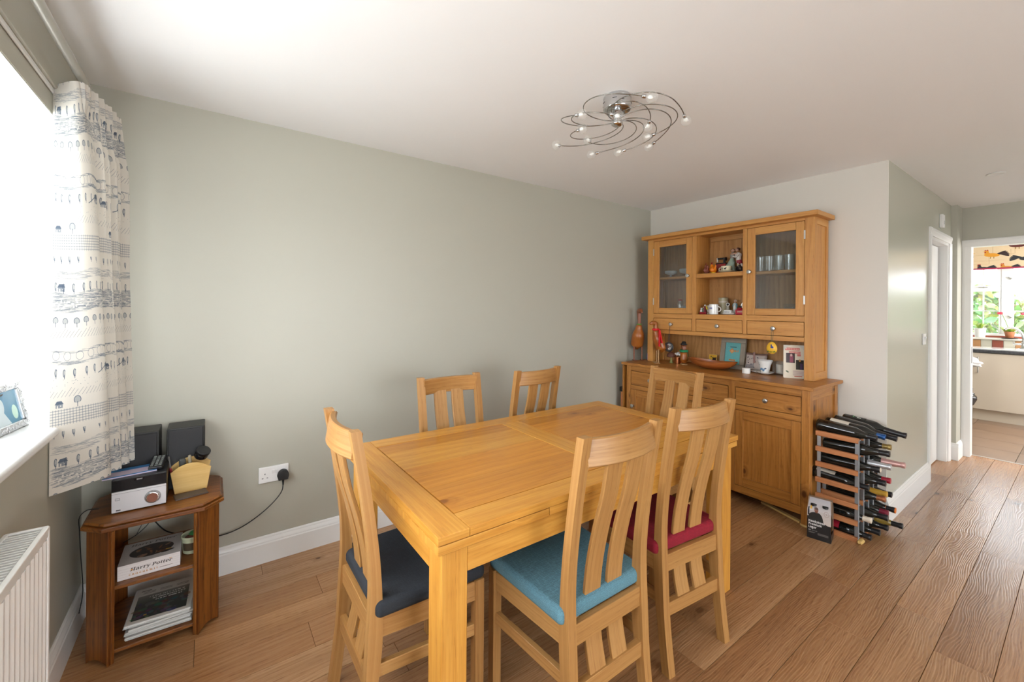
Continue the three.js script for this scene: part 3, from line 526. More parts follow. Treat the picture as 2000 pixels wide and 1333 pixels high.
{
  const t = thing('photo_frame', 'ornate silver photo frame with a blue wedding snapshot on the window sill', 'photo frame', [-0.0905, 0.9625, 0.49], Math.PI / 2 - 0.14);
  const in_ = new THREE.Group(); in_.name = 'frame_body'; in_.rotation.x = -0.2; t.add(in_);
  const W = 0.24, Hh = 0.165, k = 0.026, body = [bb(-W / 2, 0, -0.006, W / 2, k, 0.006, 0.004), bb(-W / 2, Hh - k, -0.006, W / 2, Hh, 0.006, 0.004), bb(-W / 2, k, -0.006, -W / 2 + k, Hh - k, 0.006, 0.004), bb(W / 2 - k, k, -0.006, W / 2, Hh - k, 0.006, 0.004)];
  for (let i = 0; i < 110; i++) { const s = rnd() * (W + Hh) * 2, q = s < W ? [s - W / 2, k / 2] : s < 2 * W ? [s - W * 1.5, Hh - k / 2] : s < 2 * W + Hh ? [-W / 2 + k / 2, s - 2 * W] : [W / 2 - k / 2, s - 2 * W - Hh]; body.push(T(new THREE.TorusGeometry(rr(0.003, 0.006), 0.0016, 6, 10), clamp(q[0] + rr(-0.007, 0.007), -W / 2 + 0.006, W / 2 - 0.006), clamp(q[1] + rr(-0.007, 0.007), 0.006, Hh - 0.006), 0.0065, rr(-0.3, 0.3), rr(-0.3, 0.3))); }
  part('silver_border', body, silver, in_);
  part('photograph', bb(-W / 2 + k, k, -0.003, W / 2 - k, Hh - k, -0.001, 0), M(0x4f86b8, 0.25), in_);
  part('photo_print', T(new THREE.PlaneGeometry(W - 2 * k, Hh - 2 * k), 0, Hh / 2, -0.0006), M(0xffffff, 0.2, { map: canvasTex(256, 160, (g) => { const q = g.createLinearGradient(0, 0, 256, 160); q.addColorStop(0, '#2c5f94'); q.addColorStop(0.5, '#6f9fc0'); q.addColorStop(1, '#3f7f9a'); g.fillStyle = q; g.fillRect(0, 0, 256, 160); g.fillStyle = '#d9e8ef'; g.beginPath(); g.ellipse(120, 70, 24, 40, 0.2, 0, 7); g.fill(); g.beginPath(); g.moveTo(110, 60); g.lineTo(170, 160); g.lineTo(70, 160); g.fill(); g.fillStyle = '#bfe0d0'; g.beginPath(); g.ellipse(215, 110, 22, 36, 0, 0, 7); g.fill(); g.fillStyle = '#1f3d66'; g.fillRect(30, 50, 36, 110); }) }), in_);
  part('strut', T(cb(0.04, 0.14, 0.003, 0.001, 'y'), 0, 0.066, -0.052, 0.4), black, t);
}

// ---------------------------------------------------------------- corner stand and what is on it
const stand = thing('corner_stand', 'worn dark oak corner stand with an eight sided top and two shelves', 'stand', [0.29, 0, 0.225]);
{
  const oct = (hx, hz, c) => [[-hx + c, -hz], [hx - c, -hz], [hx, -hz + c], [hx, hz - c], [hx - c, hz], [-hx + c, hz], [-hx, hz - c], [-hx, -hz + c]];
  const slab = (hx, hz, c, th, bev) => { const g = outline(oct(hx - bev, hz - bev, c), th - 2 * bev, bev); g.rotateX(-Math.PI / 2); const p = g.attributes.position, uv = g.attributes.uv; for (let i = 0; i < p.count; i++) uv.setXY(i, p.getX(i) / 1.6, (p.getZ(i) + p.getY(i)) / 0.5); return T(g, 0, bev, 0); };
  part('top', [T(slab(0.23, 0.205, 0.068, 0.016, 0.003), 0, 0.521, 0), T(slab(0.222, 0.197, 0.064, 0.013, 0.005), 0, 0.537, 0)], oldWood, stand);
  part('shelf', T(slab(0.205, 0.185, 0.07, 0.015, 0.003), 0, 0.279, 0), oldWood, stand);
  part('shelf', T(slab(0.205, 0.185, 0.07, 0.015, 0.003), 0, 0.03, 0), oldWood, stand);
  for (const [sx, sz] of [[-1, 1], [1, 1], [-1, -1], [1, -1]]) {
    // a plank across each chamfered corner with a slim cover strip and an arched foot
    const sh = new THREE.Shape(); sh.moveTo(-0.05, 0); sh.quadraticCurveTo(-0.046, 0.012, -0.03, 0.014); sh.quadraticCurveTo(0.0, 0.03, 0.03, 0.014); sh.quadraticCurveTo(0.046, 0.012, 0.05, 0); sh.lineTo(0.05, 0.521); sh.lineTo(-0.05, 0.521);
    const g = new THREE.ExtrudeGeometry(sh, { depth: 0.014, bevelEnabled: true, bevelSize: 0.0015, bevelThickness: 0.0015, bevelSegments: 1, curveSegments: 8 }), p = g.attributes.position, uv = g.attributes.uv, o = rnd();
    for (let i = 0; i < p.count; i++) uv.setXY(i, p.getY(i) / 1.6 + o, (p.getX(i) + p.getZ(i)) / 0.5 + o);
    const ry = Math.atan2(sx, sz), px = sx * 0.166, pz = sz * 0.161;
    part('leg', [T(g, px, 0, pz, 0, ry, 0)], oldWood, stand);
    if (sz > 0) part('corner_strip', T(cb(0.012, 0.52, 0.014, 0.003, 'y'), px - Math.cos(ry) * sx * 0.051 * 1 + 0.0, 0.26, pz + Math.sin(ry) * sx * 0.051, 0, ry, 0), oldWood, stand);
  }
}
const TOP = 0.55;
function speaker(x0, x1, zf, label) {
  const w = x1 - x0, h = 0.28, d = 0.135, t = thing('loudspeaker', label, 'speaker', [(x0 + x1) / 2, TOP, zf - d / 2], 0, 'black bookshelf speakers');
  part('cabinet', T(cb(w, h, d, 0.003), 0, h / 2, 0), M(lin(0.022, 0.021, 0.02), 0.5), t);
  part('grille', T(new RoundedBoxGeometry(w - 0.014, h - 0.012, 0.012, 3, 0.004), 0, h / 2, d / 2 + 0.006), matBlack, t);
  return t;
}
speaker(0.139, 0.279, 0.165, 'black bookshelf speaker half hidden by the curtain hem');
speaker(0.305, 0.447, 0.165, 'black bookshelf speaker behind the wooden letter rack');
{
  const t = thing('mini_stereo', 'small black and silver mini stereo with a round dial on the corner stand', 'stereo', [0.23, TOP, 0.255]);
  const w = 0.174, h = 0.136, d = 0.15;
  part('case', T(cb(w, h, d, 0.003), 0, h / 2 + 0.004, 0), black, t);
  part('silver_front', T(cb(w - 0.002, 0.084, 0.006, 0.002), 0, 0.047, d / 2 + 0.001), M(lin(0.62, 0.61, 0.63), 0.35, { metalness: 0.2 }), t);
  part('seam', bb(-w / 2 + 0.001, 0.0805, d / 2 + 0.003, w / 2 - 0.001, 0.0812, d / 2 + 0.0045, 0), black, t);
  part('display', T(cb(w - 0.002, 0.044, 0.005, 0.001), 0, 0.1135, d / 2 + 0.001), blackGloss, t);
  const dial = part('dial', T(lathe([[0, 0.012], [0.018, 0.012], [0.021, 0.013], [0.0225, 0.01], [0.024, 0.004], [0.0265, 0.003], [0.027, 0], [0, 0]], 32), 0.042, 0.044, d / 2 + 0.004, Math.PI / 2), chrome, t);
  part('dial_face', T(cyl(0.018, 0.018, 0.001, 28), 0.042, 0.044, d / 2 + 0.0165, Math.PI / 2), M(lin(0.30, 0.13, 0.09), 0.25, { metalness: 0.6 }), dial);
  const txt = (s, ww, hh, x, y, z, color, font) => part('lettering', T(new THREE.PlaneGeometry(ww, hh), x, y, z), MP(0xffffff, 0.5, { map: canvasTex(256, 64, (g) => { g.clearRect(0, 0, 256, 64); g.fillStyle = color; g.font = font; g.textAlign = 'center'; g.fillText(s, 128, 46); }), transparent: true, alphaTest: 0.3 }), t);
  txt('SONY', 0.036, 0.009, 0, 0.128, d / 2 + 0.0042, '#c8c8c8', 'bold 46px serif');
  part('badge', [bb(-0.0745, 0.062, d / 2 + 0.004, -0.0605, 0.063, d / 2 + 0.0048, 0), bb(-0.0745, 0.054, d / 2 + 0.004, -0.0605, 0.055, d / 2 + 0.0048, 0), bb(-0.0745, 0.054, d / 2 + 0.004, -0.0737, 0.063, d / 2 + 0.0048, 0), bb(-0.0613, 0.054, d / 2 + 0.004, -0.0605, 0.063, d / 2 + 0.0048, 0)], black, t);
  part('usb_socket', bb(-0.072, 0.012, d / 2 + 0.003, -0.058, 0.016, d / 2 + 0.0046, 0), black, t);
  for (const [x, z] of [[-0.07, -0.06], [0.07, -0.06], [-0.07, 0.06], [0.07, 0.06]]) part('foot', T(cyl(0.008, 0.008, 0.005, 12), x, 0.0025, z), rubber, t);
}
{
  const y = TOP + 0.14;
  solo('magazine', T(cb(0.17, 0.006, 0.105, 0.001, 'x'), 0, 0.003, 0), M(0xffffff, 0.4, { map: canvasTex(256, 256, (g) => { const q = g.createLinearGradient(0, 0, 256, 200); q.addColorStop(0, '#1c5f92'); q.addColorStop(0.55, '#2b7bb0'); q.addColorStop(1, '#4a4578'); g.fillStyle = q; g.fillRect(0, 0, 256, 256); g.fillStyle = '#8a7aa8'; g.fillRect(160, 60, 80, 90); g.fillStyle = '#c98a4a'; g.fillRect(150, 120, 18, 70); g.fillStyle = '#b8a8b8'; g.fillRect(30, 190, 90, 30); }) }), 'thin blue illustrated booklet lying on top of the mini stereo', 'booklet', [0.192, y, 0.26], 0.12);
  const t = thing('remote_control', 'black remote control with pale buttons on top of the mini stereo', 'remote', [0.281, y + 0.012, 0.245], -0.1);
  part('body', T(new RoundedBoxGeometry(0.05, 0.014, 0.1, 3, 0.005), 0, 0.007, 0, 0.22), black, t);
  for (let i = 0; i < 7; i++) for (let j = 0; j < 3; j++) part('button', T(cb(0.01, 0.003, 0.007, 0.001), (j - 1) * 0.014, 0.0162 + (3 - i) * 0.0027 - 0.001, (i - 3) * 0.0125, 0.22), M(lin(0.16, 0.17, 0.16), 0.5), t);
}
{
  const t = thing('letter_rack', 'pale plywood letter rack with an arched front', 'letter rack', [0.397, TOP, 0.205], 0.03);
  const fan = (d, rh) => { const s = new THREE.Shape(); s.moveTo(-0.058, 0); s.lineTo(0.058, 0); s.lineTo(0.073, 0.098); s.quadraticCurveTo(0, 0.162, -0.073, 0.098); s.lineTo(-0.058, 0); const g = new THREE.ExtrudeGeometry(s, { depth: d, bevelEnabled: true, bevelSize: 0.001, bevelThickness: 0.001, bevelSegments: 1, curveSegments: 24 }); const p = g.attributes.position, uv = g.attributes.uv; for (let i = 0; i < p.count; i++) uv.setXY(i, p.getX(i) / 1.0 + 0.3, p.getY(i) / 0.4 + p.getZ(i)); return g; };
  part('front', T(fan(0.006), 0, 0.001, 0.024, 0.08), plyWood, t);
  part('back', T(fan(0.006), 0, 0.012, -0.026, 0.0), plyWood, t);
  part('base', T(cb(0.116, 0.012, 0.056, 0.002), 0, 0.006, 0), plyWood, t);
  solo('wooden_block', T(cb(0.118, 0.007, 0.06, 0.0015), 0, 0.0035, 0), M(lin(0.065, 0.045, 0.035), 0.5), 'flat dark brown slab in front of the letter rack', 'slab', [0.399, TOP, 0.288], 0.2);
  const pen = thing('pen', 'slim pen with a red band standing left of the letter rack', 'pen', [0.337, TOP + 0.002, 0.2]);
  part('barrel', T(cyl(0.0045, 0.0045, 0.16, 10), -0.012, 0.078, -0.012, -0.1, 0, 0.15), M(lin(0.12, 0.11, 0.1), 0.4), pen); part('band', T(cyl(0.0048, 0.0048, 0.04, 10), -0.013, 0.085, -0.0125, -0.1, 0, 0.15), M(lin(0.45, 0.04, 0.05), 0.4), pen);
  const rem = (n, lab, x, w, h, c) => { const r = thing(n, lab, n === 'glasses_case' ? 'case' : 'stick', [x, TOP + 0.014, 0.208]); part('body', T(new RoundedBoxGeometry(w, h, 0.02, 4, Math.min(w, 0.02) * 0.45), 0, h / 2, 0, 0, 0, 0.06), c, r); return r; };
  rem('glasses_case', 'dark slim case standing in the letter rack', 0.368, 0.026, 0.135, M(lin(0.05, 0.05, 0.045), 0.4));
  rem('wooden_spatula', 'pale rounded stick standing in the middle of the letter rack', 0.395, 0.013, 0.145, M(lin(0.32, 0.27, 0.18), 0.5));
  const jar = thing('black_pot', 'shiny black lidded pot tilted in the letter rack', 'pot', [0.437, TOP + 0.138, 0.205]);
  part('body', T(lathe([[0, -0.018], [0.025, -0.018], [0.028, -0.012], [0.028, 0.006], [0.027, 0.008], [0, 0.008]], 26), 0, 0.018, 0, 0.5, 0, -0.35), blackGloss, jar); part('lid', T(lathe([[0, 0.009], [0.0295, 0.009], [0.0295, 0.02], [0.027, 0.023], [0, 0.023]], 26), 0, 0.018, 0, 0.5, 0, -0.35), black, jar);
}
{
  const dark = '#2a211f';
  const art = canvasTex(512, 512, (g) => {
    g.fillStyle = '#b9b4b2'; g.fillRect(0, 0, 512, 512); g.strokeStyle = 'rgba(120,112,108,.5)'; for (let i = 0; i < 22; i++) { g.beginPath(); g.moveTo(0, i * 24 + 4); g.lineTo(512, i * 24 + rr(-4, 10)); g.stroke(); }
    g.fillStyle = '#33292a'; g.font = 'italic bold 62px serif'; g.textAlign = 'center'; g.fillText('Harry Potter', 256, 92);
    g.fillStyle = dark; g.beginPath(); g.ellipse(256, 280, 190, 150, 0, 0, 7); g.fill();
    for (let i = 0; i < 26; i++) { g.fillStyle = ['#5a3823', '#7a4a2c', '#3a2a26', '#8a6a58', '#171414'][i % 5]; g.beginPath(); g.ellipse(256 + rr(-140, 140), 290 + rr(-100, 100), rr(14, 44), rr(8, 26), rr(0, 3), 0, 7); g.fill(); }
    g.fillStyle = '#1c1a1d'; g.beginPath(); g.ellipse(400, 400, 60, 22, -0.3, 0, 7); g.fill(); g.fillStyle = '#c99a30'; g.fillRect(380, 350, 50, 22);
  });
  const side = canvasTex(512, 170, (g) => {
    g.fillStyle = '#d8d2d0'; g.fillRect(0, 0, 512, 170); g.strokeStyle = 'rgba(140,130,130,.45)'; g.lineWidth = 2; for (let i = 0; i < 6; i++) { g.beginPath(); g.moveTo(0, i * 32 + 10); g.lineTo(512, i * 32 + rr(0, 16)); g.stroke(); }
    g.fillStyle = '#2c2526'; g.font = 'italic bold 54px serif'; g.textAlign = 'center'; g.fillText('Harry Potter', 268, 84); g.fillStyle = '#c58a3a'; g.beginPath(); g.arc(112, 68, 9, 0, 7); g.fill(); g.fillRect(420, 40, 22, 7);
    g.fillStyle = '#b07a40'; g.font = 'bold 30px sans-serif'; g.textAlign = 'left'; g.fillText('C R O C H E T', 86, 138); g.fillText('K I T', 262, 138); g.fillStyle = '#80706a'; g.fillRect(340, 124, 110, 4); g.fillRect(340, 132, 90, 3);
  });
  const t = thing('craft_kit_box', 'flat white crochet kit box with a dark oval picture on the middle shelf', 'box', [0.268, 0.2945, 0.285], 0.0);
  const W = 0.198, h = 0.058, d = 0.19;
  part('carton', T(cb(W, h, d, 0.001), 0, h / 2, 0), M(lin(0.66, 0.62, 0.61), 0.5), t);
  part('lid_print', T(new THREE.PlaneGeometry(W - 0.003, d - 0.003), 0, h + 0.0004, 0, -Math.PI / 2), M(0xffffff, 0.35, { map: art }), t);
  part('side_print', T(new THREE.PlaneGeometry(W - 0.003, h - 0.003), 0, h / 2, d / 2 + 0.0004), M(0xffffff, 0.4, { map: side }), t);
  const tub = thing('ice_cream_tub', 'pale green open plastic tub with a green bag inside on the middle shelf', 'tub', [0.408, 0.2945, 0.275]);
  part('tub', lathe([[0, 0], [0.034, 0], [0.037, 0.003], [0.041, 0.066], [0.0445, 0.068], [0.0445, 0.076], [0.042, 0.077], [0.04, 0.07], [0.035, 0.004], [0, 0.003]], 30), M(lin(0.62, 0.66, 0.46), 0.4), tub);
  part('label', new THREE.CylinderGeometry(0.0405, 0.0385, 0.034, 30, 1, true, -1.1, 1.3).translate(0, 0.034, 0), M(lin(0.1, 0.07, 0.04), 0.5, { side: THREE.DoubleSide }), tub);
  part('green_bag', T(ball(0.026, 1, 0.7, 0.9, 12), 0.008, 0.07, -0.006), M(lin(0.06, 0.3, 0.1), 0.4), tub); part('brown_wool', T(ball(0.03, 1, 0.55, 0.9, 12), -0.004, 0.058, 0.004), M(lin(0.16, 0.06, 0.04), 0.9), tub);
}
{
  // newspapers on the bottom shelf
  const front = canvasTex(512, 400, (g) => {
    g.fillStyle = '#cfcac2'; g.fillRect(0, 0, 512, 400); g.fillStyle = '#55524e'; g.fillRect(40, 28, 90, 8); g.fillStyle = '#7d7a75'; for (let i = 0; i < 6; i++) g.fillRect(60 + (i % 3) * 150, 48 + Math.floor(i / 3) * 16, 110, 6);
    const q = g.createLinearGradient(0, 100, 0, 380); q.addColorStop(0, '#87877f'); q.addColorStop(0.4, '#4b4c48'); q.addColorStop(1, '#2c2f2c'); g.fillStyle = q; g.fillRect(26, 96, 460, 280);
    for (let i = 0; i < 60; i++) { g.fillStyle = `rgba(${rr(40, 130)},${rr(44, 130)},${rr(44, 124)},.5)`; g.beginPath(); g.ellipse(rr(30, 480), rr(190, 370), rr(8, 46), rr(5, 22), 0, 0, 7); g.fill(); }
    g.fillStyle = '#d9d7d2'; for (let r = 0; r < 3; r++) for (let x = 130 + r * 30; x < 440; x += rr(14, 30)) g.fillRect(x, 122 + r * 26, rr(6, 22), 12); g.fillStyle = '#b08a3a'; g.fillRect(120, 330, 26, 14);
  });
  const pp = M(lin(0.56, 0.55, 0.53), 0.8), pp2 = M(lin(0.64, 0.63, 0.61), 0.8);
  for (let i = 0; i < 7; i++) {
    const y = 0.045 + i * 0.0095, top = i === 6, labels = ['newspaper at the bottom of the pile on the lowest shelf', 'second newspaper from the bottom of the pile on the lowest shelf', 'third newspaper from the bottom of the pile on the lowest shelf', 'middle newspaper of the pile on the lowest shelf', 'third newspaper from the top of the pile on the lowest shelf', 'newspaper directly under the top one on the lowest shelf', 'top newspaper with a large dark front page picture on the lowest shelf'];
    const t = thing('newspaper', labels[i], 'newspaper', [0.302 + rr(-0.005, 0.005), y, 0.258 + rr(-0.008, 0.008)], rr(-0.06, 0.06), 'newspapers on the lowest shelf');
    part('pages', [T(new RoundedBoxGeometry(0.215, 0.008, 0.26, 3, 0.0035), 0, 0.0047, 0), T(cb(0.212, 0.0025, 0.264, 0.0008), rr(-0.003, 0.003), 0.0035, 0)], i % 2 ? pp : pp2, t);
    if (top) part('front_page', T(new THREE.PlaneGeometry(0.2, 0.245), 0, 0.0091, 0, -Math.PI / 2), M(0xffffff, 0.7, { map: front }), t);
  }
}
// socket, plug and cables
{
  const t = thing('wall_socket', 'white double wall socket with two switches above the skirting', 'socket', [0.7555, 0.476, 0]);
  part('plate', T(new RoundedBoxGeometry(0.146, 0.086, 0.012, 3, 0.004), 0, 0, 0.006), white, t);
  for (const x of [-0.006, 0.01]) part('switch', T(cb(0.011, 0.019, 0.005, 0.001), x + 0.002, 0.014, 0.0135, 0.1), white, t);
  for (const cx of [-0.043, 0.043]) for (const [x, y, w, h] of [[0, 0.006, 0.004, 0.008], [-0.011, -0.016, 0.0075, 0.0035], [0.011, -0.016, 0.0075, 0.0035]]) part('slot', bb(cx + x - w / 2, y - h / 2, 0.0116, cx + x + w / 2, y + h / 2, 0.0124, 0), black, t);
  const pl = thing('plug', 'black mains plug with a cable in the right hand side of the socket', 'plug', [0.7985, 0.466, 0.0125]);
  const s = new THREE.Shape(); s.moveTo(-0.02, -0.022); s.lineTo(0.02, -0.022); s.lineTo(0.025, -0.004); s.quadraticCurveTo(0.022, 0.024, 0, 0.026); s.quadraticCurveTo(-0.022, 0.024, -0.025, -0.004); s.lineTo(-0.02, -0.022);
  part('plug_body', new THREE.ExtrudeGeometry(s, { depth: 0.018, bevelEnabled: true, bevelSize: 0.004, bevelThickness: 0.006, bevelSegments: 3, curveSegments: 12 }).translate(0, 0, 0.006), rubber, pl);
  part('cable_sleeve', T(cyl(0.006, 0.004, 0.03, 12), 0, -0.04, 0.016), rubber, pl);
  part('cable', tube([[0, -0.05, 0.016], [-0.006, -0.085, 0.02], [-0.05, -0.14, 0.022], [-0.13, -0.2, 0.02], [-0.21, -0.24, 0.012], [-0.3, -0.255, 0.0], [-0.4, -0.22, -0.004], [-0.5, -0.17, -0.004], [-0.55, -0.1, -0.004]], 0.0028, 60, 7), rubber, pl);
  solo('speaker_cable', [tube([[0.27, 0.5, 0.04], [0.25, 0.45, 0.04], [0.24, 0.38, 0.045], [0.2, 0.34, 0.06], [0.15, 0.32, 0.08]], 0.002, 40, 6), tube([[0.3, 0.51, 0.04], [0.27, 0.45, 0.045], [0.22, 0.39, 0.05], [0.19, 0.33, 0.06]], 0.0015, 40, 6)], rubber, 'thin black cables hanging behind the corner stand', 'cable');
  solo('aerial_cable', tube([[0.095, 0.556, 0.25], [0.06, 0.556, 0.235], [0.034, 0.53, 0.22], [0.03, 0.46, 0.2], [0.03, 0.36, 0.18], [0.03, 0.17, 0.14], [0.03, 0.12, 0.2]], 0.0018, 40, 6), rubber, 'thin black cable looping over the left edge of the corner stand', 'cable');
}

// ---------------------------------------------------------------- ceiling lamp with twelve curling arms
{
  const t = thing('ceiling_lamp', 'chrome ceiling lamp with twelve curling arms and clear globe bulbs', 'ceiling lamp', [2.017, 2.4, 1.334]);
  part('ceiling_rose', lathe([[0, 0], [0.062, 0], [0.065, -0.004], [0.065, -0.012], [0.062, -0.015], [0.065, -0.018], [0.065, -0.058], [0.058, -0.066], [0.03, -0.07], [0.0, -0.07]], 40), chrome, t);
  for (let i = 0; i < 12; i++) if (i % 3) part('vent_slot', T(cb(0.02, 0.0022, 0.002, 0.0005), 0.0652 * Math.sin(i / 12 * 6.283), -0.03 - 0.009 * (i % 2), 0.0652 * Math.cos(i / 12 * 6.283), 0, i / 12 * 6.283), matBlack, t);
  part('stem', lathe([[0, -0.066], [0.02, -0.066], [0.02, -0.118], [0.026, -0.122], [0.026, -0.13], [0.018, -0.136], [0, -0.137]], 28), chrome, t);
  const glass = MP(lin(0.97, 0.97, 0.96), 0.03, { transmission: 0.9, thickness: 0, ior: 1.5 }), frost = M(lin(0.85, 0.84, 0.8), 0.35), armMetal = M(lin(0.3, 0.29, 0.27), 0.25, { metalness: 1 });
  const E = [[-0.152, -0.15, 0.268], [0.115, -0.16, 0.275], [-0.157, -0.165, 0.107], [-0.275, -0.165, 0.014], [-0.152, -0.16, -0.103], [-0.108, -0.165, -0.285], [0.004, -0.15, -0.183], [0.132, -0.16, -0.254], [0.219, -0.16, -0.141], [0.261, -0.16, 0.012], [0.201, -0.145, 0.052], [0.051, -0.155, 0.141]];
  E.forEach(([x, y, z], k) => {
    const th = Math.atan2(z, x), r = Math.hypot(x, z), P = [], big = r > 0.23, swing = big ? 1.8 : 2.3;
    for (let i = 0; i <= 14; i++) {
      const s = i / 14, a = th + swing * (1 - s) ** 1.15, R = lerp(0.018, r * (big ? 1.0 : 1.0 + 0.34 * Math.sin(Math.PI * s)), Math.sin(Math.min(1, s * 1.35) * Math.PI / 2));
      P.push(V(R * Math.cos(a), lerp(-0.112, y, smooth(0, 1, s)) + 0.028 * Math.sin(Math.PI * s) * (k % 2 ? 1 : 0.4), R * Math.sin(a)));
    }
    const arm = part('arm', tube(P, 0.0022, 60, 7), armMetal, t), d = P[14].clone().sub(P[13]).normalize();
    const q = new THREE.Quaternion().setFromUnitVectors(V(0, 1, 0), d);
    const put = (n, g, m, off) => { const c = part(n, g, m, arm); c.position.copy(P[14]).addScaledVector(d, off); c.quaternion.copy(q); };
    put('bulb_holder', lathe([[0, -0.012], [0.006, -0.012], [0.0075, -0.009], [0.0075, 0.004], [0, 0.004]], 16), chrome, 0);
    put('bulb', lathe([[0.006, 0], [0.007, 0.006], [0.016, 0.012], [0.0215, 0.022], [0.0225, 0.03], [0.019, 0.041], [0.011, 0.049], [0, 0.052]], 22), glass, 0.002);
    put('capsule', ball(0.0085, 1, 1.4, 1, 12), frost, 0.024);
  });
}
solo('ceiling_downlight', lathe([[0.03, 0], [0.046, -0.001], [0.048, -0.005], [0.04, -0.008], [0.033, -0.004], [0.03, 0], [0, 0]], 28), white, 'small round white downlight in the hall ceiling', 'downlight', [5.07, 2.4, 2.23]);
{
  const t = thing('light_switch', 'white light switch beside the hall door', 'switch', [5.1, 1.175, WD]);
  part('plate', T(new RoundedBoxGeometry(0.086, 0.086, 0.009, 3, 0.003), 0, 0, 0.0045), white, t); part('rocker', T(cb(0.024, 0.042, 0.008, 0.002), 0, 0, 0.0115, 0.12), white, t);
  const c = thing('wall_sensor', 'small white sensor box on the wall above the hall door', 'sensor', [5.68, 2.19, WD]);
  part('case', T(new RoundedBoxGeometry(0.075, 0.115, 0.026, 3, 0.006), 0, 0, 0.013), white, c); part('lens', T(cb(0.018, 0.03, 0.004, 0.001), 0, -0.012, 0.028), M(lin(0.5, 0.5, 0.5), 0.3), c);
}

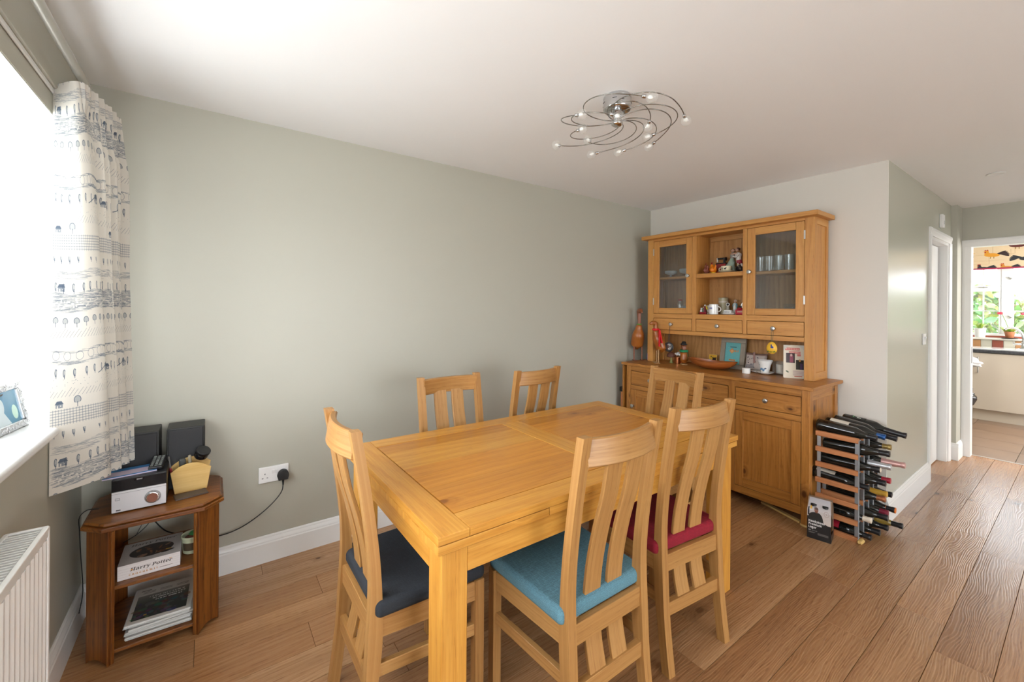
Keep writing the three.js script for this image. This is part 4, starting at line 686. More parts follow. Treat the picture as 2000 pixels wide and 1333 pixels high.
// ---------------------------------------------------------------- wine rack and bottles
{
  const RX = 3.635, RZ = 1.603, DZ = 0.222, px = 0.095;
  const t = thing('wine_rack', 'wooden and galvanised steel wine rack standing between the sideboard and the wall corner', 'wine rack', [RX, 0, RZ]);
  const lev = [0.028, 0.127, 0.228, 0.33, 0.43, 0.528, 0.627];
  for (let i = 0; i <= 4; i++) {
    for (const y of lev) part('rail', T(cb(0.022, 0.031, DZ, 0.003, 'z'), i * px + 0.011, y - 0.0155, DZ / 2), rackWood, t);
    for (const z of [0.004, DZ - 0.022]) part('steel_strip', bb(i * px + 0.0225, 0.02, z, i * px + 0.0245, 0.612, z + 0.02, 0.0003), zinc, t);
  }
  for (const [k, y] of lev.entries()) for (const z of [0.012, DZ - 0.014]) part('cross_strip', bb(0.0225, y - 0.031, z, 4 * px, y - 0.0235, z + 0.0016, 0.0003), zinc, t);
  for (let i = 0; i <= 4; i++) part('front_strip', bb(i * px + 0.002, 0.02, DZ + 0.0002, i * px + 0.02, 0.612, DZ + 0.0018, 0.0003), zinc, t);
  part('foot', T(cb(0.06, 0.024, 0.03, 0.01), 0.012, 0.012, DZ + 0.012), plyWood, t);
  const wineBody = (r, L, neck, sh) => lathe([[0, 0.004], [r * 0.6, 0.002], [r * 0.93, 0], [r, 0.006], [r, L * sh], [r * 0.93, L * sh + 0.018], [r * 0.62, L * sh + 0.045], [neck * 1.25, L * sh + 0.068], [neck, L * sh + 0.085], [neck, L - 0.012], [neck * 1.12, L - 0.011], [neck * 1.12, L], [0, L]], 26);
  const foil = (neck, L, len, fat) => lathe([[neck * 1.14 * fat, L - len], [neck * 1.18 * fat, L - len + 0.004], [neck * 1.14, L - 0.016], [neck * 1.28, L - 0.014], [neck * 1.28, L + 0.001], [neck * 1.1, L + 0.002], [0, L + 0.002]], 22);
  const dark = MP(lin(0.006, 0.007, 0.006), 0.07, { clearcoat: 0.4, clearcoatRoughness: 0.05 }), olive = MP(lin(0.20, 0.13, 0.02), 0.1, { clearcoat: 0.4 });
  const mat = { black: M(lin(0.010, 0.010, 0.012), 0.35), blue: M(lin(0.02, 0.09, 0.28), 0.3, { metalness: 0.4 }), gold: M(lin(0.36, 0.25, 0.08), 0.35, { metalness: 0.6 }), silver: M(lin(0.6, 0.6, 0.62), 0.35, { metalness: 0.6 }), rose: M(lin(0.62, 0.36, 0.33), 0.35, { metalness: 0.5 }), red: M(lin(0.36, 0.012, 0.03), 0.35), yellow: M(lin(0.55, 0.3, 0.03), 0.4), copper: M(lin(0.42, 0.15, 0.06), 0.35, { metalness: 0.5 }), orange: M(lin(0.7, 0.17, 0.02), 0.4), cream: M(lin(0.7, 0.6, 0.48), 0.5), wine: M(lin(0.2, 0.01, 0.03), 0.4) };
  const paper = M(lin(0.62, 0.57, 0.48), 0.7);
  // [column, level, foil colour, tip z, length, sparkling, label, tip height above the rail]
  const list = [
    [0, 6, 'black', 1.897, 0.3, 0, 'black capped dark bottle lying on top of the rack, nearest the front', 0.012], [1, 6, 'blue', 1.914, 0.3, 0, 'dark bottle with a cream label and blue cap on top of the rack', 0.006],
    [2, 6, 'black', 1.95, 0.32, 1, 'large dark sparkling bottle with a black foil neck on top of the rack', -0.012], [3, 6, 'black', 1.972, 0.32, 1, 'large dark sparkling bottle with green marks on top of the rack, nearest the wall', -0.004],
    [0, 5, 'black', 1.955, 0.32, 0, 'bottle with a long black capsule in the second row from the top', 0.034], [2, 5, 'gold', 1.92, 0.3, 0, 'bottle with an old gold capsule in the second row from the top', 0.028],
    [0, 4, 'black', 1.912, 0.3, 0, 'black bottle with a pale cork end in the third row from the top', 0.026], [1, 4, 'silver', 1.941, 0.31, 1, 'bottle with a crinkled silver foil neck in the third row from the top', 0.03], [2, 4, 'rose', 1.985, 0.31, 1, 'bottle with a rose gold foil neck in the third row from the top', 0.034],
    [0, 3, 'black', 1.862, 0.3, 0, 'dark bottle set furthest back in the fourth row from the top', 0.0], [1, 3, 'black', 1.917, 0.3, 0, 'bottle with a black capsule beside the red capped one in the fourth row', 0.024], [2, 3, 'red', 1.918, 0.3, 0, 'bottle with a bright red capsule in the fourth row from the top', 0.018],
    [1, 2, 'copper', 1.917, 0.3, 0, 'bottle with a copper coloured capsule in the fifth row from the top', 0.03], [2, 2, 'yellow', 1.903, 0.3, 1, 'bottle with a fat yellow gold foil in the fifth row from the top', 0.032], [3, 2, 'black', 1.905, 0.3, 0, 'bottle with a black capsule behind the yellow foil one in the fifth row', 0.004],
    [0, 1, 'cream', 1.874, 0.3, 0, 'bottle with a cream capsule in the second row from the floor', 0.012], [1, 1, 'black', 1.928, 0.32, 0, 'bottle with a polka dot collar in the second row from the floor', 0.022], [2, 1, 'wine', 1.908, 0.3, 0, 'bottle with a dark red capsule in the second row from the floor', 0.018], [3, 1, 'black', 1.92, 0.3, 0, 'bottle with an orange band and tip in the second row from the floor', 0.014],
    [0, 0, 'black', 1.873, 0.3, 0, 'dark bottle in the bottom row nearest the front', 0.008], [1, 0, 'black', 1.892, 0.3, 0, 'second dark bottle from the front in the bottom row', 0.016], [2, 0, 'black', 1.908, 0.3, 0, 'third dark bottle from the front in the bottom row', 0.024], [3, 0, 'black', 1.957, 0.33, 0, 'olive glass bottle with a black cap in the bottom row', 0.028],
  ];
  for (const [c, l, f, z, len, sp, label, dy] of list) {
    const r = l === 6 ? (sp ? 0.042 : 0.0375) : 0.0355, neck = 0.0138, x = RX + px * c + 0.011 + px / 2, yb = lev[l] + (l === 6 ? 0.03 : 0.0155), zb = z - len * 0.998;
    const b = thing('wine_bottle', label, 'bottle', [x, yb, zb], 0, 'wine bottles in the rack');
    const tilt = Math.atan2(lev[l] + dy - yb, len); b.rotation.x = Math.PI / 2 - tilt;
    part('glass', wineBody(r, len, neck, sp ? 0.5 : 0.62), c === 3 && l === 0 ? olive : dark, b);
    part('capsule', foil(neck, len, sp ? 0.11 : f === 'black' && len > 0.31 && l === 5 ? 0.1 : 0.065, sp ? 1.35 : 1), mat[f], b);
    if (l === 6 && c === 1) part('paper_label', new THREE.CylinderGeometry(r + 0.0006, r + 0.0006, 0.1, 24, 1, true, Math.PI * 0.5, 2.4).translate(0, 0.075, 0), paper, b);
    if (l === 6 && c === 3) part('paper_label', T(new THREE.CylinderGeometry(r + 0.0006, r + 0.0006, 0.08, 24, 1, true, Math.PI * 0.6, 2.0), 0, 0.08, 0), M(0xffffff, 0.5, { side: THREE.DoubleSide, map: canvasTex(256, 128, (g) => { g.fillStyle = '#1a1e1a'; g.fillRect(0, 0, 256, 128); g.fillStyle = '#c8d0c4'; for (let i = 0; i < 5; i++) g.fillRect(30 + i * 40, 40 + (i % 2) * 20, 28, 34); g.fillStyle = '#4f9a5a'; g.fillRect(20, 98, 200, 10); }) }), b);
    if (l === 3 && c === 0) part('paper_label', new THREE.CylinderGeometry(r + 0.0006, r + 0.0006, 0.1, 24, 1, true, Math.PI * 0.95, 1.0).translate(0, 0.085, 0), paper, b);
    if (l === 0 && c === 0) part('paper_label', new THREE.CylinderGeometry(r + 0.0006, r + 0.0006, 0.06, 24, 1, true, Math.PI * 1.1, 1.2).translate(0, 0.12, 0), mat.red, b);
    if (l === 1 && c === 1) { part('collar', lathe([[neck * 1.2, len - 0.115], [neck * 1.3, len - 0.113], [neck * 1.3, len - 0.07], [neck * 1.2, len - 0.068]], 20), M(0xffffff, 0.5, { map: canvasTex(128, 64, (g) => { g.fillStyle = '#e8e4da'; g.fillRect(0, 0, 128, 64); for (let i = 0; i < 8; i++) for (let j = 0; j < 3; j++) { g.fillStyle = (i + j) % 3 ? '#1c1c1e' : '#b03030'; g.beginPath(); g.arc(8 + i * 16 + (j % 2) * 8, 12 + j * 20, 5, 0, 7); g.fill(); } }) }), b); }
    if (l === 1 && c === 3) { part('band', lathe([[neck * 1.19, len - 0.058], [neck * 1.2, len - 0.057], [neck * 1.2, len - 0.042], [neck * 1.19, len - 0.041]], 20), mat.orange, b); part('tip', T(cyl(neck * 1.29, neck * 1.29, 0.004, 20), 0, len + 0.003, 0), mat.orange, b); }
    if (l === 4 && c === 0) part('cork_end', T(cyl(neck * 1.0, neck * 1.0, 0.003, 20), 0, len + 0.003, 0), mat.cream, b);
  }
}
{
  // four-bottle carton on the floor before the rack
  const t = thing('beer_carton', 'black and white cardboard four pack of lager bottles on the floor', 'carton', [3.535, 0, 1.667], -1.3836);
  const W = 0.118, D = 0.114, fh = 0.172, rh = 0.238;
  const art = canvasTex(512, 860, (g, w, h) => {
    g.fillStyle = '#b9b4b4'; g.fillRect(0, 0, w, h); const q = g.createLinearGradient(0, 0, 0, h * 0.6); q.addColorStop(0, '#a9a6ab'); q.addColorStop(1, '#d0c2b8'); g.fillStyle = q; g.fillRect(0, 0, w, h * 0.6);
    g.fillStyle = '#0d0c0d'; g.fillRect(0, h * 0.6, w, h * 0.4); g.beginPath(); g.moveTo(0, h * 0.46); g.lineTo(w, h * 0.62); g.lineTo(w, h); g.lineTo(0, h); g.fill();
    g.fillStyle = '#23231f'; g.beginPath(); g.moveTo(20, h * 0.5); g.quadraticCurveTo(30, h * 0.36, 170, h * 0.345); g.lineTo(250, h * 0.345); g.quadraticCurveTo(330, h * 0.37, 350, h * 0.54); g.lineTo(370, h * 0.64); g.lineTo(20, h * 0.6); g.fill();
    g.fillStyle = '#7b4a34'; g.beginPath(); g.ellipse(200, h * 0.285, 44, 58, 0.1, 0, 7); g.fill(); g.fillRect(180, h * 0.31, 44, 40); g.fillStyle = '#4a3228'; g.beginPath(); g.ellipse(200, h * 0.25, 44, 24, 0.1, 0, 7); g.fill();
    g.fillStyle = '#1d1c24'; g.fillRect(14, h * 0.24, 34, h * 0.2); g.fillStyle = '#d3a12c'; g.fillRect(64, h * 0.2, 42, 70); g.fillStyle = '#efe6cf'; g.fillRect(64, h * 0.185, 42, 16);
    g.strokeStyle = '#8d6d60'; g.lineWidth = 5; g.beginPath(); g.arc(416, h * 0.335, 52, 0, 7); g.stroke(); g.fillStyle = '#8d6d60'; g.font = 'bold 34px sans-serif'; g.fillText('H', 403, h * 0.348);
    g.fillStyle = '#f2f0ee'; g.font = 'bold 66px sans-serif'; g.fillText('Hawkstone', 26, h * 0.6); g.fillText('Premium', 26, h * 0.672); g.fillText('Lager', 26, h * 0.744);
    g.font = 'bold 34px sans-serif'; g.fillText('4 x', 30, h * 0.81); g.fillStyle = '#bdb8b4'; g.font = '20px sans-serif'; g.fillText('330ml bottles', 100, h * 0.805); g.fillStyle = '#55504e'; g.fillRect(230, h * 0.83, 230, 46); g.fillStyle = '#8c8682'; g.fillRect(30, h * 0.84, 150, 5); g.fillRect(30, h * 0.855, 130, 5);
  });
  const side = M(lin(0.30, 0.2, 0.13), 0.7), front = M(0xffffff, 0.45, { map: art });
  const prof = [[0, D / 2], [fh, D / 2], [rh, 0.014]];
  const quadStrip = (pts, uvT) => { const g = new THREE.BufferGeometry(), pos = [], uv = [], len = [0]; for (let i = 1; i < pts.length; i++) len.push(len[i - 1] + Math.hypot(pts[i][0] - pts[i - 1][0], pts[i][1] - pts[i - 1][1])); const tot = len[len.length - 1]; for (let i = 0; i + 1 < pts.length; i++) { const [y0, z0] = pts[i], [y1, z1] = pts[i + 1], a = len[i] / tot, b = len[i + 1] / tot, w0 = W / 2, w1 = i ? W / 2 - 0.008 : W / 2; const q = [[-w0, y0, z0, 0, a], [w0, y0, z0, 1, a], [w1, y1, z1, 1, b], [-w0, y0, z0, 0, a], [w1, y1, z1, 1, b], [-w1, y1, z1, 0, b]]; for (const v of q) { pos.push(v[0], v[1], v[2]); uv.push(v[3], v[4]); } } g.setAttribute('position', new THREE.Float32BufferAttribute(pos, 3)); g.setAttribute('uv', new THREE.Float32BufferAttribute(uv, 2)); g.computeVertexNormals(); return g; };
  const shell = outline([[0, D / 2 - 0.0006], [fh, D / 2 - 0.0006], [rh, 0.014], [rh, -0.014], [fh, -D / 2], [0, -D / 2], [0, -D / 2 + 0.002], [fh, -D / 2 + 0.002], [rh - 0.002, -0.013], [rh - 0.002, 0.013], [fh - 0.001, D / 2 - 0.0026], [0.002, D / 2 - 0.0026], [0.002, -D / 2 + 0.003], [0, -D / 2 + 0.003]].map(([y, z]) => [z, y]), W, 0);
  part('carton_shell', T(shell.translate(0, 0, -W / 2), 0, 0, 0, 0, -Math.PI / 2, 0), side, t);
  part('printed_front', quadStrip(prof), front, t);
  part('side_band', [bb(-W / 2 - 0.001, 0, -D / 2, -W / 2 + 0.001, 0.045, D / 2 - 0.002, 0.0004), bb(W / 2 - 0.001, 0, -D / 2, W / 2 + 0.001, 0.045, D / 2 - 0.002, 0.0004)], black, t);
  for (const x of [-0.029, 0.029]) for (const z of [-0.027, 0.027]) { const b = part('bottle', T(lathe([[0, 0.003], [0.027, 0.003], [0.028, 0.01], [0.028, 0.115], [0.024, 0.135], [0.0145, 0.165], [0.0125, 0.195], [0.0125, 0.205], [0, 0.205]], 20), x, 0, z), MP(lin(0.03, 0.015, 0.005), 0.1, { clearcoat: 0.5 }), t); part('crown_cap', T(lathe([[0.0155, 0.196], [0.016, 0.2], [0.0145, 0.208], [0, 0.2085]], 20), x, 0, z * 1.12 + Math.sign(z) * 0.004), black, b); }
}

// ---------------------------------------------------------------- things on the sideboard and in the hutch
{
  const duckWood = M(0xffffff, 0.32, { map: oakRustic.map, color: lin(0.85, 0.62, 0.42) }), duckDark = M(lin(0.24, 0.075, 0.03), 0.4), legWood = M(lin(0.42, 0.24, 0.1), 0.5), red = M(lin(0.72, 0.012, 0.02), 0.8);
  {
    const t = thing('wooden_goose', 'tall carved wooden goose with a dark neck and green collar, left end of the sideboard', 'ornament', [3.785, SY, 0.104], -0.5); t.scale.set(1.16, 1.16, 1.16);
    part('body', limb([[0, 0.09, -0.03], [0, 0.13, -0.02], [0, 0.2, 0.0], [0, 0.27, 0.014], [0, 0.3, 0.018]], [0.012, 0.05, 0.05, 0.027, 0.016], 24), duckWood, t);
    part('neck', limb([[0, 0.292, 0.018], [0, 0.33, 0.02], [0, 0.375, 0.016], [0, 0.405, 0.018], [0, 0.41, 0.04], [0, 0.395, 0.075]], [0.016, 0.014, 0.015, 0.02, 0.019, 0.007], 24), duckDark, t);
    part('collar', T(new THREE.TorusGeometry(0.0165, 0.005, 8, 20), 0, 0.298, 0.018, Math.PI / 2), M(lin(0.2, 0.45, 0.1), 0.3, { metalness: 0.4 }), t);
    for (const s of [-1, 1]) { const l = part('leg', T(cyl(0.006, 0.005, 0.125, 10), s * 0.034, 0.068, 0), duckDark, t); part('foot', T(cb(0.03, 0.006, 0.05, 0.003), s * 0.034, 0.003, 0.012), duckDark, l); }
  }
  {
    const t = thing('wooden_goose', 'carved wooden goose wearing a bright red scarf on the sideboard', 'ornament', [3.788, SY, 0.318], -2.3); t.scale.set(1.12, 1.12, 1.12);
    part('body', limb([[0, 0.085, -0.035], [0, 0.12, -0.03], [0, 0.19, -0.006], [0, 0.25, 0.012], [0, 0.28, 0.016]], [0.014, 0.046, 0.046, 0.03, 0.018], 24), duckWood, t);
    part('neck', limb([[0, 0.275, 0.016], [0, 0.305, 0.018], [0, 0.32, 0.02], [0, 0.325, 0.042], [0, 0.312, 0.07]], [0.018, 0.016, 0.019, 0.017, 0.007], 20), duckWood, t);
    const sc = part('scarf', T(new THREE.TorusGeometry(0.02, 0.009, 10, 24), 0, 0.272, 0.016, Math.PI / 2), red, t);
    part('scarf_tail', T(cb(0.036, 0.135, 0.008, 0.003), 0.0, 0.205, 0, 0.0, 0, 0).applyMatrix4(new THREE.Matrix4().makeTranslation(0.052, 0, 0.0)), red, sc); part('scarf_tail', T(cb(0.03, 0.11, 0.008, 0.003), 0.05, 0.218, -0.012, 0.15, 0, 0.12), red, sc);
    for (const s of [-1, 1]) { const l = part('leg', T(cyl(0.005, 0.005, 0.11, 10), s * 0.034, 0.058, 0), legWood, t); part('foot', T(cb(0.026, 0.006, 0.045, 0.003), s * 0.034, 0.003, 0.012), legWood, l); }
  }
  solo('blue_tin', T(new RoundedBoxGeometry(0.03, 0.062, 0.03, 3, 0.006), 0, 0.031, 0), M(lin(0.02, 0.07, 0.32), 0.35), 'small blue tin behind the legs of the taller wooden goose', 'tin', [3.9, SY, 0.142]);
  {
    const t = thing('hanging_plate', 'dark round ornament with pale painted birds hung on cord from the left drawer knob', 'ornament', [3.812, 1.06, 0.418]);
    part('disc', T(lathe([[0, 0.004], [0.038, 0.006], [0.044, 0.004], [0.045, 0], [0.044, -0.004], [0, -0.004]], 36), 0, 0, 0, 0, 0, Math.PI / 2), M(lin(0.03, 0.028, 0.03), 0.35), t);
    part('painting', T(new THREE.CircleGeometry(0.037, 32), -0.0066, 0, 0, 0, -Math.PI / 2), M(0xffffff, 0.4, { map: canvasTex(128, 128, (g) => { g.fillStyle = '#2c2a2c'; g.fillRect(0, 0, 128, 128); g.fillStyle = '#a9a8a6'; g.beginPath(); g.ellipse(76, 60, 40, 48, 0, 0, 7); g.fill(); g.fillStyle = '#54382c'; g.beginPath(); g.ellipse(50, 66, 20, 34, 0.3, 0, 7); g.fill(); g.fillStyle = '#3a3634'; g.beginPath(); g.ellipse(92, 54, 12, 17, 0.4, 0, 7); g.fill(); g.fillStyle = '#d6d2c8'; g.beginPath(); g.arc(66, 90, 10, 0, 7); g.fill(); }) }), t);
    part('cord', [tube([[0, 0.045, 0.006], [0.004, 0.12, 0.004], [0.012, 0.196, 0.001]], 0.0013, 16, 6), tube([[0, 0.045, -0.006], [0.004, 0.12, -0.004], [0.012, 0.196, 0.001]], 0.0013, 16, 6)], black, t);
  }
  {
    const t = thing('mushroom_ornament', 'brown mushroom ornament with a pale green stalk beside the scarfed goose', 'ornament', [3.9, SY, 0.385]); t.scale.set(1.15, 1.15, 1.15);
    part('stalk', lathe([[0, 0], [0.014, 0], [0.016, 0.003], [0.009, 0.01], [0.0065, 0.03], [0.008, 0.055], [0, 0.056]], 18), M(lin(0.3, 0.3, 0.1), 0.5), t);
    part('cap', lathe([[0, 0.05], [0.03, 0.046], [0.036, 0.052], [0.034, 0.066], [0.022, 0.08], [0.008, 0.085], [0, 0.086]], 22), M(lin(0.16, 0.06, 0.04), 0.5), t);
  }
  {
    const t = thing('copper_mug', 'small copper coloured mug with white flowers in it', 'mug', [3.9, SY, 0.452]); t.scale.set(1.1, 1.15, 1.1);
    part('cup', lathe([[0, 0], [0.022, 0], [0.025, 0.004], [0.026, 0.045], [0.028, 0.05], [0.026, 0.051], [0.024, 0.046], [0.022, 0.006], [0, 0.005]], 24), copperMetal, t);
    part('handle', T(new THREE.TorusGeometry(0.015, 0.003, 8, 18, Math.PI), 0, 0.028, 0.026, 0, -Math.PI / 2, -Math.PI / 2), copperMetal, t);
    for (let i = 0; i < 7; i++) part('flower', T(ball(0.011, 1, 0.8, 1, 10), rr(-0.018, 0.018), 0.063 + rr(0, 0.022), rr(-0.02, 0.026)), M(lin(0.78, 0.78, 0.76), 0.7), t);
  }
  {
    const t = thing('wooden_duckling', 'small wooden duckling with a green scarf and dark hat on the sideboard', 'ornament', [3.865, SY, 0.535], 2.4); t.scale.set(1.2, 1.2, 1.2);
    part('body', limb([[0, 0.014, -0.004], [0, 0.035, 0.0], [0, 0.075, 0.006], [0, 0.1, 0.01]], [0.014, 0.027, 0.026, 0.018], 18), duckWood, t);
    part('head', limb([[0, 0.1, 0.008], [0, 0.132, 0.012], [0, 0.142, 0.03], [0, 0.134, 0.056]], [0.014, 0.019, 0.015, 0.005], 16), duckDark, t);
    part('scarf', [T(new THREE.TorusGeometry(0.021, 0.01, 10, 20), 0, 0.102, 0.008, Math.PI / 2), T(cb(0.022, 0.05, 0.01, 0.004), -0.018, 0.085, 0.02, 0, 0, -0.3)], M(lin(0.01, 0.2, 0.08), 0.8), t);
    part('hat', T(lathe([[0, 0.02], [0.014, 0.018], [0.018, 0], [0.026, -0.002], [0, -0.003]], 16), 0, 0.152, 0.01, -0.2), black, t);
    part('base', T(cb(0.04, 0.01, 0.05, 0.003), 0, 0.005, 0.006), legWood, t);
  }
  {
    const t = thing('wooden_bowl', 'long boat shaped dark wooden bowl on the sideboard', 'bowl', [3.835, SY, 0.806], 0.04); t.scale.set(1.2, 1.3, 1.5);
    const mk = (a, b, y0, y1, inner) => { const g = new THREE.SphereGeometry(1, 48, 16, 0, Math.PI * 2, Math.PI / 2, Math.PI / 2), p = g.attributes.position; for (let i = 0; i < p.count; i++) { const x = p.getX(i), y = p.getY(i), z = p.getZ(i), d = Math.pow(Math.max(0, -y), 0.7), e = 1 + 0.25 * Math.abs(z) * (1 - d); p.setXYZ(i, x * a * (0.9 + 0.1 * e), lerp(y1 + 0.012 * z * z * (1 - d), y0, d), z * b * e * (1 - 0.12 * d)); } g.computeVertexNormals(); if (inner) { const id = g.index.array; for (let i = 0; i < id.length; i += 3) { const s = id[i]; id[i] = id[i + 1]; id[i + 1] = s; } g.computeVertexNormals(); } return g; };
    part('shell', [mk(0.078, 0.108, 0.0, 0.048, false), mk(0.072, 0.101, 0.008, 0.049, true)], bowlWood, t);
  }
  {
    const t = thing('greeting_card', 'small yellow card with a dark furry animal standing behind the wooden bowl', 'card', [4.02, SY, 0.71], -0.1);
    part('card', T(cb(0.002, 0.098, 0.075, 0.0004, 'y'), 0, 0.05, 0, 0, 0, -0.16), M(lin(0.6, 0.55, 0.4), 0.5), t);
    part('picture', T(T(new THREE.PlaneGeometry(0.073, 0.096), 0, 0, 0, 0, -Math.PI / 2), -0.0014, 0.05, 0, 0, 0, -0.16), M(0xffffff, 0.4, { map: canvasTex(128, 160, (g) => { g.fillStyle = '#d7a52e'; g.fillRect(0, 0, 128, 160); g.fillStyle = '#8fb0bb'; g.fillRect(0, 70, 40, 90); g.fillStyle = '#24160f'; g.beginPath(); g.ellipse(88, 92, 36, 50, 0, 0, 7); g.fill(); g.beginPath(); g.arc(34, 30, 9, 0, 7); g.arc(66, 44, 12, 0, 7); g.arc(112, 44, 12, 0, 7); g.fill(); g.fillStyle = '#b9a99a'; g.beginPath(); g.ellipse(94, 112, 14, 18, 0, 0, 7); g.fill(); }) }), t);
  }
  {
    const t = thing('picture_frame', 'grey washed wooden frame with a teal print leaning on the hutch back', 'picture frame', [3.985, SY, 0.893], -Math.PI / 2 - 0.06); t.scale.set(1.1, 1.1, 1.1);
    const g0 = new THREE.Group(); g0.name = 'frame_body'; g0.rotation.x = -0.17; t.add(g0);
    const grey = wood({ w: 512, h: 256, s: 71, light: 0x9a9080, mid: 0x7d7365, dark: 0x4e463c, rings: 9 }, 0.6), W = 0.19, Hh = 0.232, k = 0.036;
    for (const [a, b, c, d, gr] of [[-W / 2, 0, W / 2, k, 'x'], [-W / 2, Hh - k, W / 2, Hh, 'x'], [-W / 2, k, -W / 2 + k, Hh - k, 'y'], [W / 2 - k, k, W / 2, Hh - k, 'y']]) part('moulding', bb(a, b, 0, c, d, 0.018, 0.002, gr), grey, g0);
    part('print', [bb(-W / 2 + k, k, 0.004, W / 2 - k, Hh - k, 0.008, 0)].map((q) => { const p = q.attributes.position, uv = q.attributes.uv; for (let i = 0; i < p.count; i++) uv.setXY(i, (p.getX(i) + W / 2 - k) / (W - 2 * k), (p.getY(i) - k) / (Hh - 2 * k)); return q; }), M(0xffffff, 0.3, { map: canvasTex(256, 340, (g) => { g.fillStyle = '#5fa6a8'; g.fillRect(0, 0, 256, 340); g.fillStyle = '#7fbcc2'; for (let i = 0; i < 40; i++) g.fillRect(rr(0, 250), rr(0, 330), rr(3, 14), 3); g.fillStyle = '#c98a55'; g.save(); g.translate(110, 130); g.rotate(0.785); g.fillRect(-32, -32, 64, 64); g.fillStyle = '#d9a56c'; g.fillRect(-14, -14, 28, 28); g.restore(); g.fillStyle = '#c98a55'; g.fillRect(156, 112, 20, 34); g.fillRect(188, 118, 12, 26); g.fillRect(208, 108, 9, 36); g.fillRect(70, 264, 108, 26); g.fillStyle = '#8a5a34'; for (let i = 0; i < 5; i++) g.fillRect(78 + i * 20, 270, 12, 14); }) }), g0);
    part('strut', T(cb(0.05, 0.17, 0.004, 0.001, 'y'), 0, 0.083, -0.043, 0.27), black, t);
  }
  solo('salt_pot', lathe([[0, 0], [0.027, 0], [0.029, 0.002], [0.029, 0.04], [0.027, 0.042], [0, 0.041]], 24), porcelain, 'little white round pot in front of the grey picture frame', 'pot', [3.835, SY, 1.078]);
  {
    const t = thing('small_cushion', 'small printed fabric cushion propped against the hutch back', 'cushion', [4.0, SY + 0.004, 1.075], -Math.PI / 2); t.scale.set(1.3, 1.15, 1.1);
    const g = new THREE.BoxGeometry(0.125, 0.125, 0.06, 20, 20, 6), p = g.attributes.position; for (let i = 0; i < p.count; i++) { const x = p.getX(i) / 0.0625, y = p.getY(i) / 0.0625, f = Math.pow(Math.max(0, 1 - x * x), 0.45) * Math.pow(Math.max(0, 1 - y * y), 0.45); p.setXYZ(i, p.getX(i) * (1 - 0.07 * (1 - y * y)), p.getY(i) * (1 - 0.07 * (1 - x * x)), p.getZ(i) * (0.08 + 0.95 * f)); } g.computeVertexNormals();
    part('cushion', T(g, 0, 0.062, 0, -0.24), M(0xffffff, 0.9, { map: canvasTex(256, 256, (q) => { q.fillStyle = '#b9aca4'; q.fillRect(0, 0, 256, 256); q.fillStyle = '#8a6d64'; q.fillRect(0, 0, 256, 34); q.fillStyle = 'rgba(70,66,76,.75)'; for (let i = 0; i < 26; i++) { q.beginPath(); q.ellipse(rr(10, 246), rr(60, 246), rr(4, 12), rr(3, 8), rr(0, 3), 0, 7); q.fill(); } q.strokeStyle = '#5e6470'; q.lineWidth = 5; for (let i = 0; i < 6; i++) { q.beginPath(); q.moveTo(20, 190 + i * 9); q.lineTo(130, 170 + i * 10); q.stroke(); } }) }), t);
    part('ribbon', T(cb(0.012, 0.075, 0.003, 0.001), 0.0, 0.095, 0.027, -0.24, 0, 0.1), M(lin(0.3, 0.17, 0.15), 0.8), t);
  }
  {
    const t = thing('spoon_rest', 'flat white porcelain spoon rest beside the blue flowered cup', 'spoon rest', [3.95, SY, 1.095]);
    part('dish', T(lathe([[0, 0.003], [0.02, 0.004], [0.026, 0.01], [0.0285, 0.011], [0.027, 0.008], [0.02, 0.001], [0, 0]], 28).scale(1, 1, 1.5), 0, 0, 0), porcelain, t);
    const s = thing('saucer', 'white saucer under the flared cup', 'saucer', [3.905, SY, 1.184]); s.scale.set(1.35, 1.2, 1.35);
    part('saucer', lathe([[0, 0.004], [0.02, 0.005], [0.036, 0.011], [0.044, 0.016], [0.0455, 0.015], [0.037, 0.008], [0.022, 0.001], [0, 0]], 36), porcelain, s);
    const c = thing('porcelain_cup', 'white flared porcelain cup with small blue flowers on a saucer', 'cup', [3.905, SY + 0.006, 1.184]); c.scale.set(1.3, 1.22, 1.3);
    part('cup', lathe([[0, 0], [0.02, 0], [0.021, 0.003], [0.021, 0.012], [0.025, 0.03], [0.03, 0.055], [0.0405, 0.082], [0.0395, 0.0835], [0.028, 0.058], [0.023, 0.032], [0.018, 0.006], [0, 0.005]], 36), porcelain, c);
    const bl = M(lin(0.12, 0.25, 0.42), 0.4), bd = M(lin(0.06, 0.07, 0.12), 0.4);
    for (const [a, y, r, m] of [[-1.9, 0.03, 0.008, bl], [-1.5, 0.022, 0.006, bl], [-1.1, 0.035, 0.0055, bd], [-2.3, 0.026, 0.005, bl], [-1.35, 0.03, 0.0045, bl]]) part('flower', T(ball(r, 1, 1, 0.25, 10), 0.0255 * Math.sin(a), y, 0.0255 * Math.cos(a), 0, a, 0), m, c);
  }
  {
    const t = thing('candle_jar', 'clear square glass candle holder with a white candle behind the leaflet', 'candle', [4.0, SY, 1.25]); t.scale.set(1.3, 1.35, 1.3);
    part('glass', [bb(-0.03, 0, -0.03, 0.03, 0.006, 0.03, 0.001), bb(-0.03, 0.006, -0.03, -0.026, 0.075, 0.03, 0.0008), bb(0.026, 0.006, -0.03, 0.03, 0.075, 0.03, 0.0008), bb(-0.026, 0.006, -0.03, 0.026, 0.075, -0.026, 0.0008), bb(-0.026, 0.006, 0.026, 0.026, 0.075, 0.03, 0.0008)], crystal, t);
    part('candle', T(cyl(0.02, 0.02, 0.05, 20), 0, 0.032, 0), M(lin(0.7, 0.66, 0.58), 0.6), t);
  }
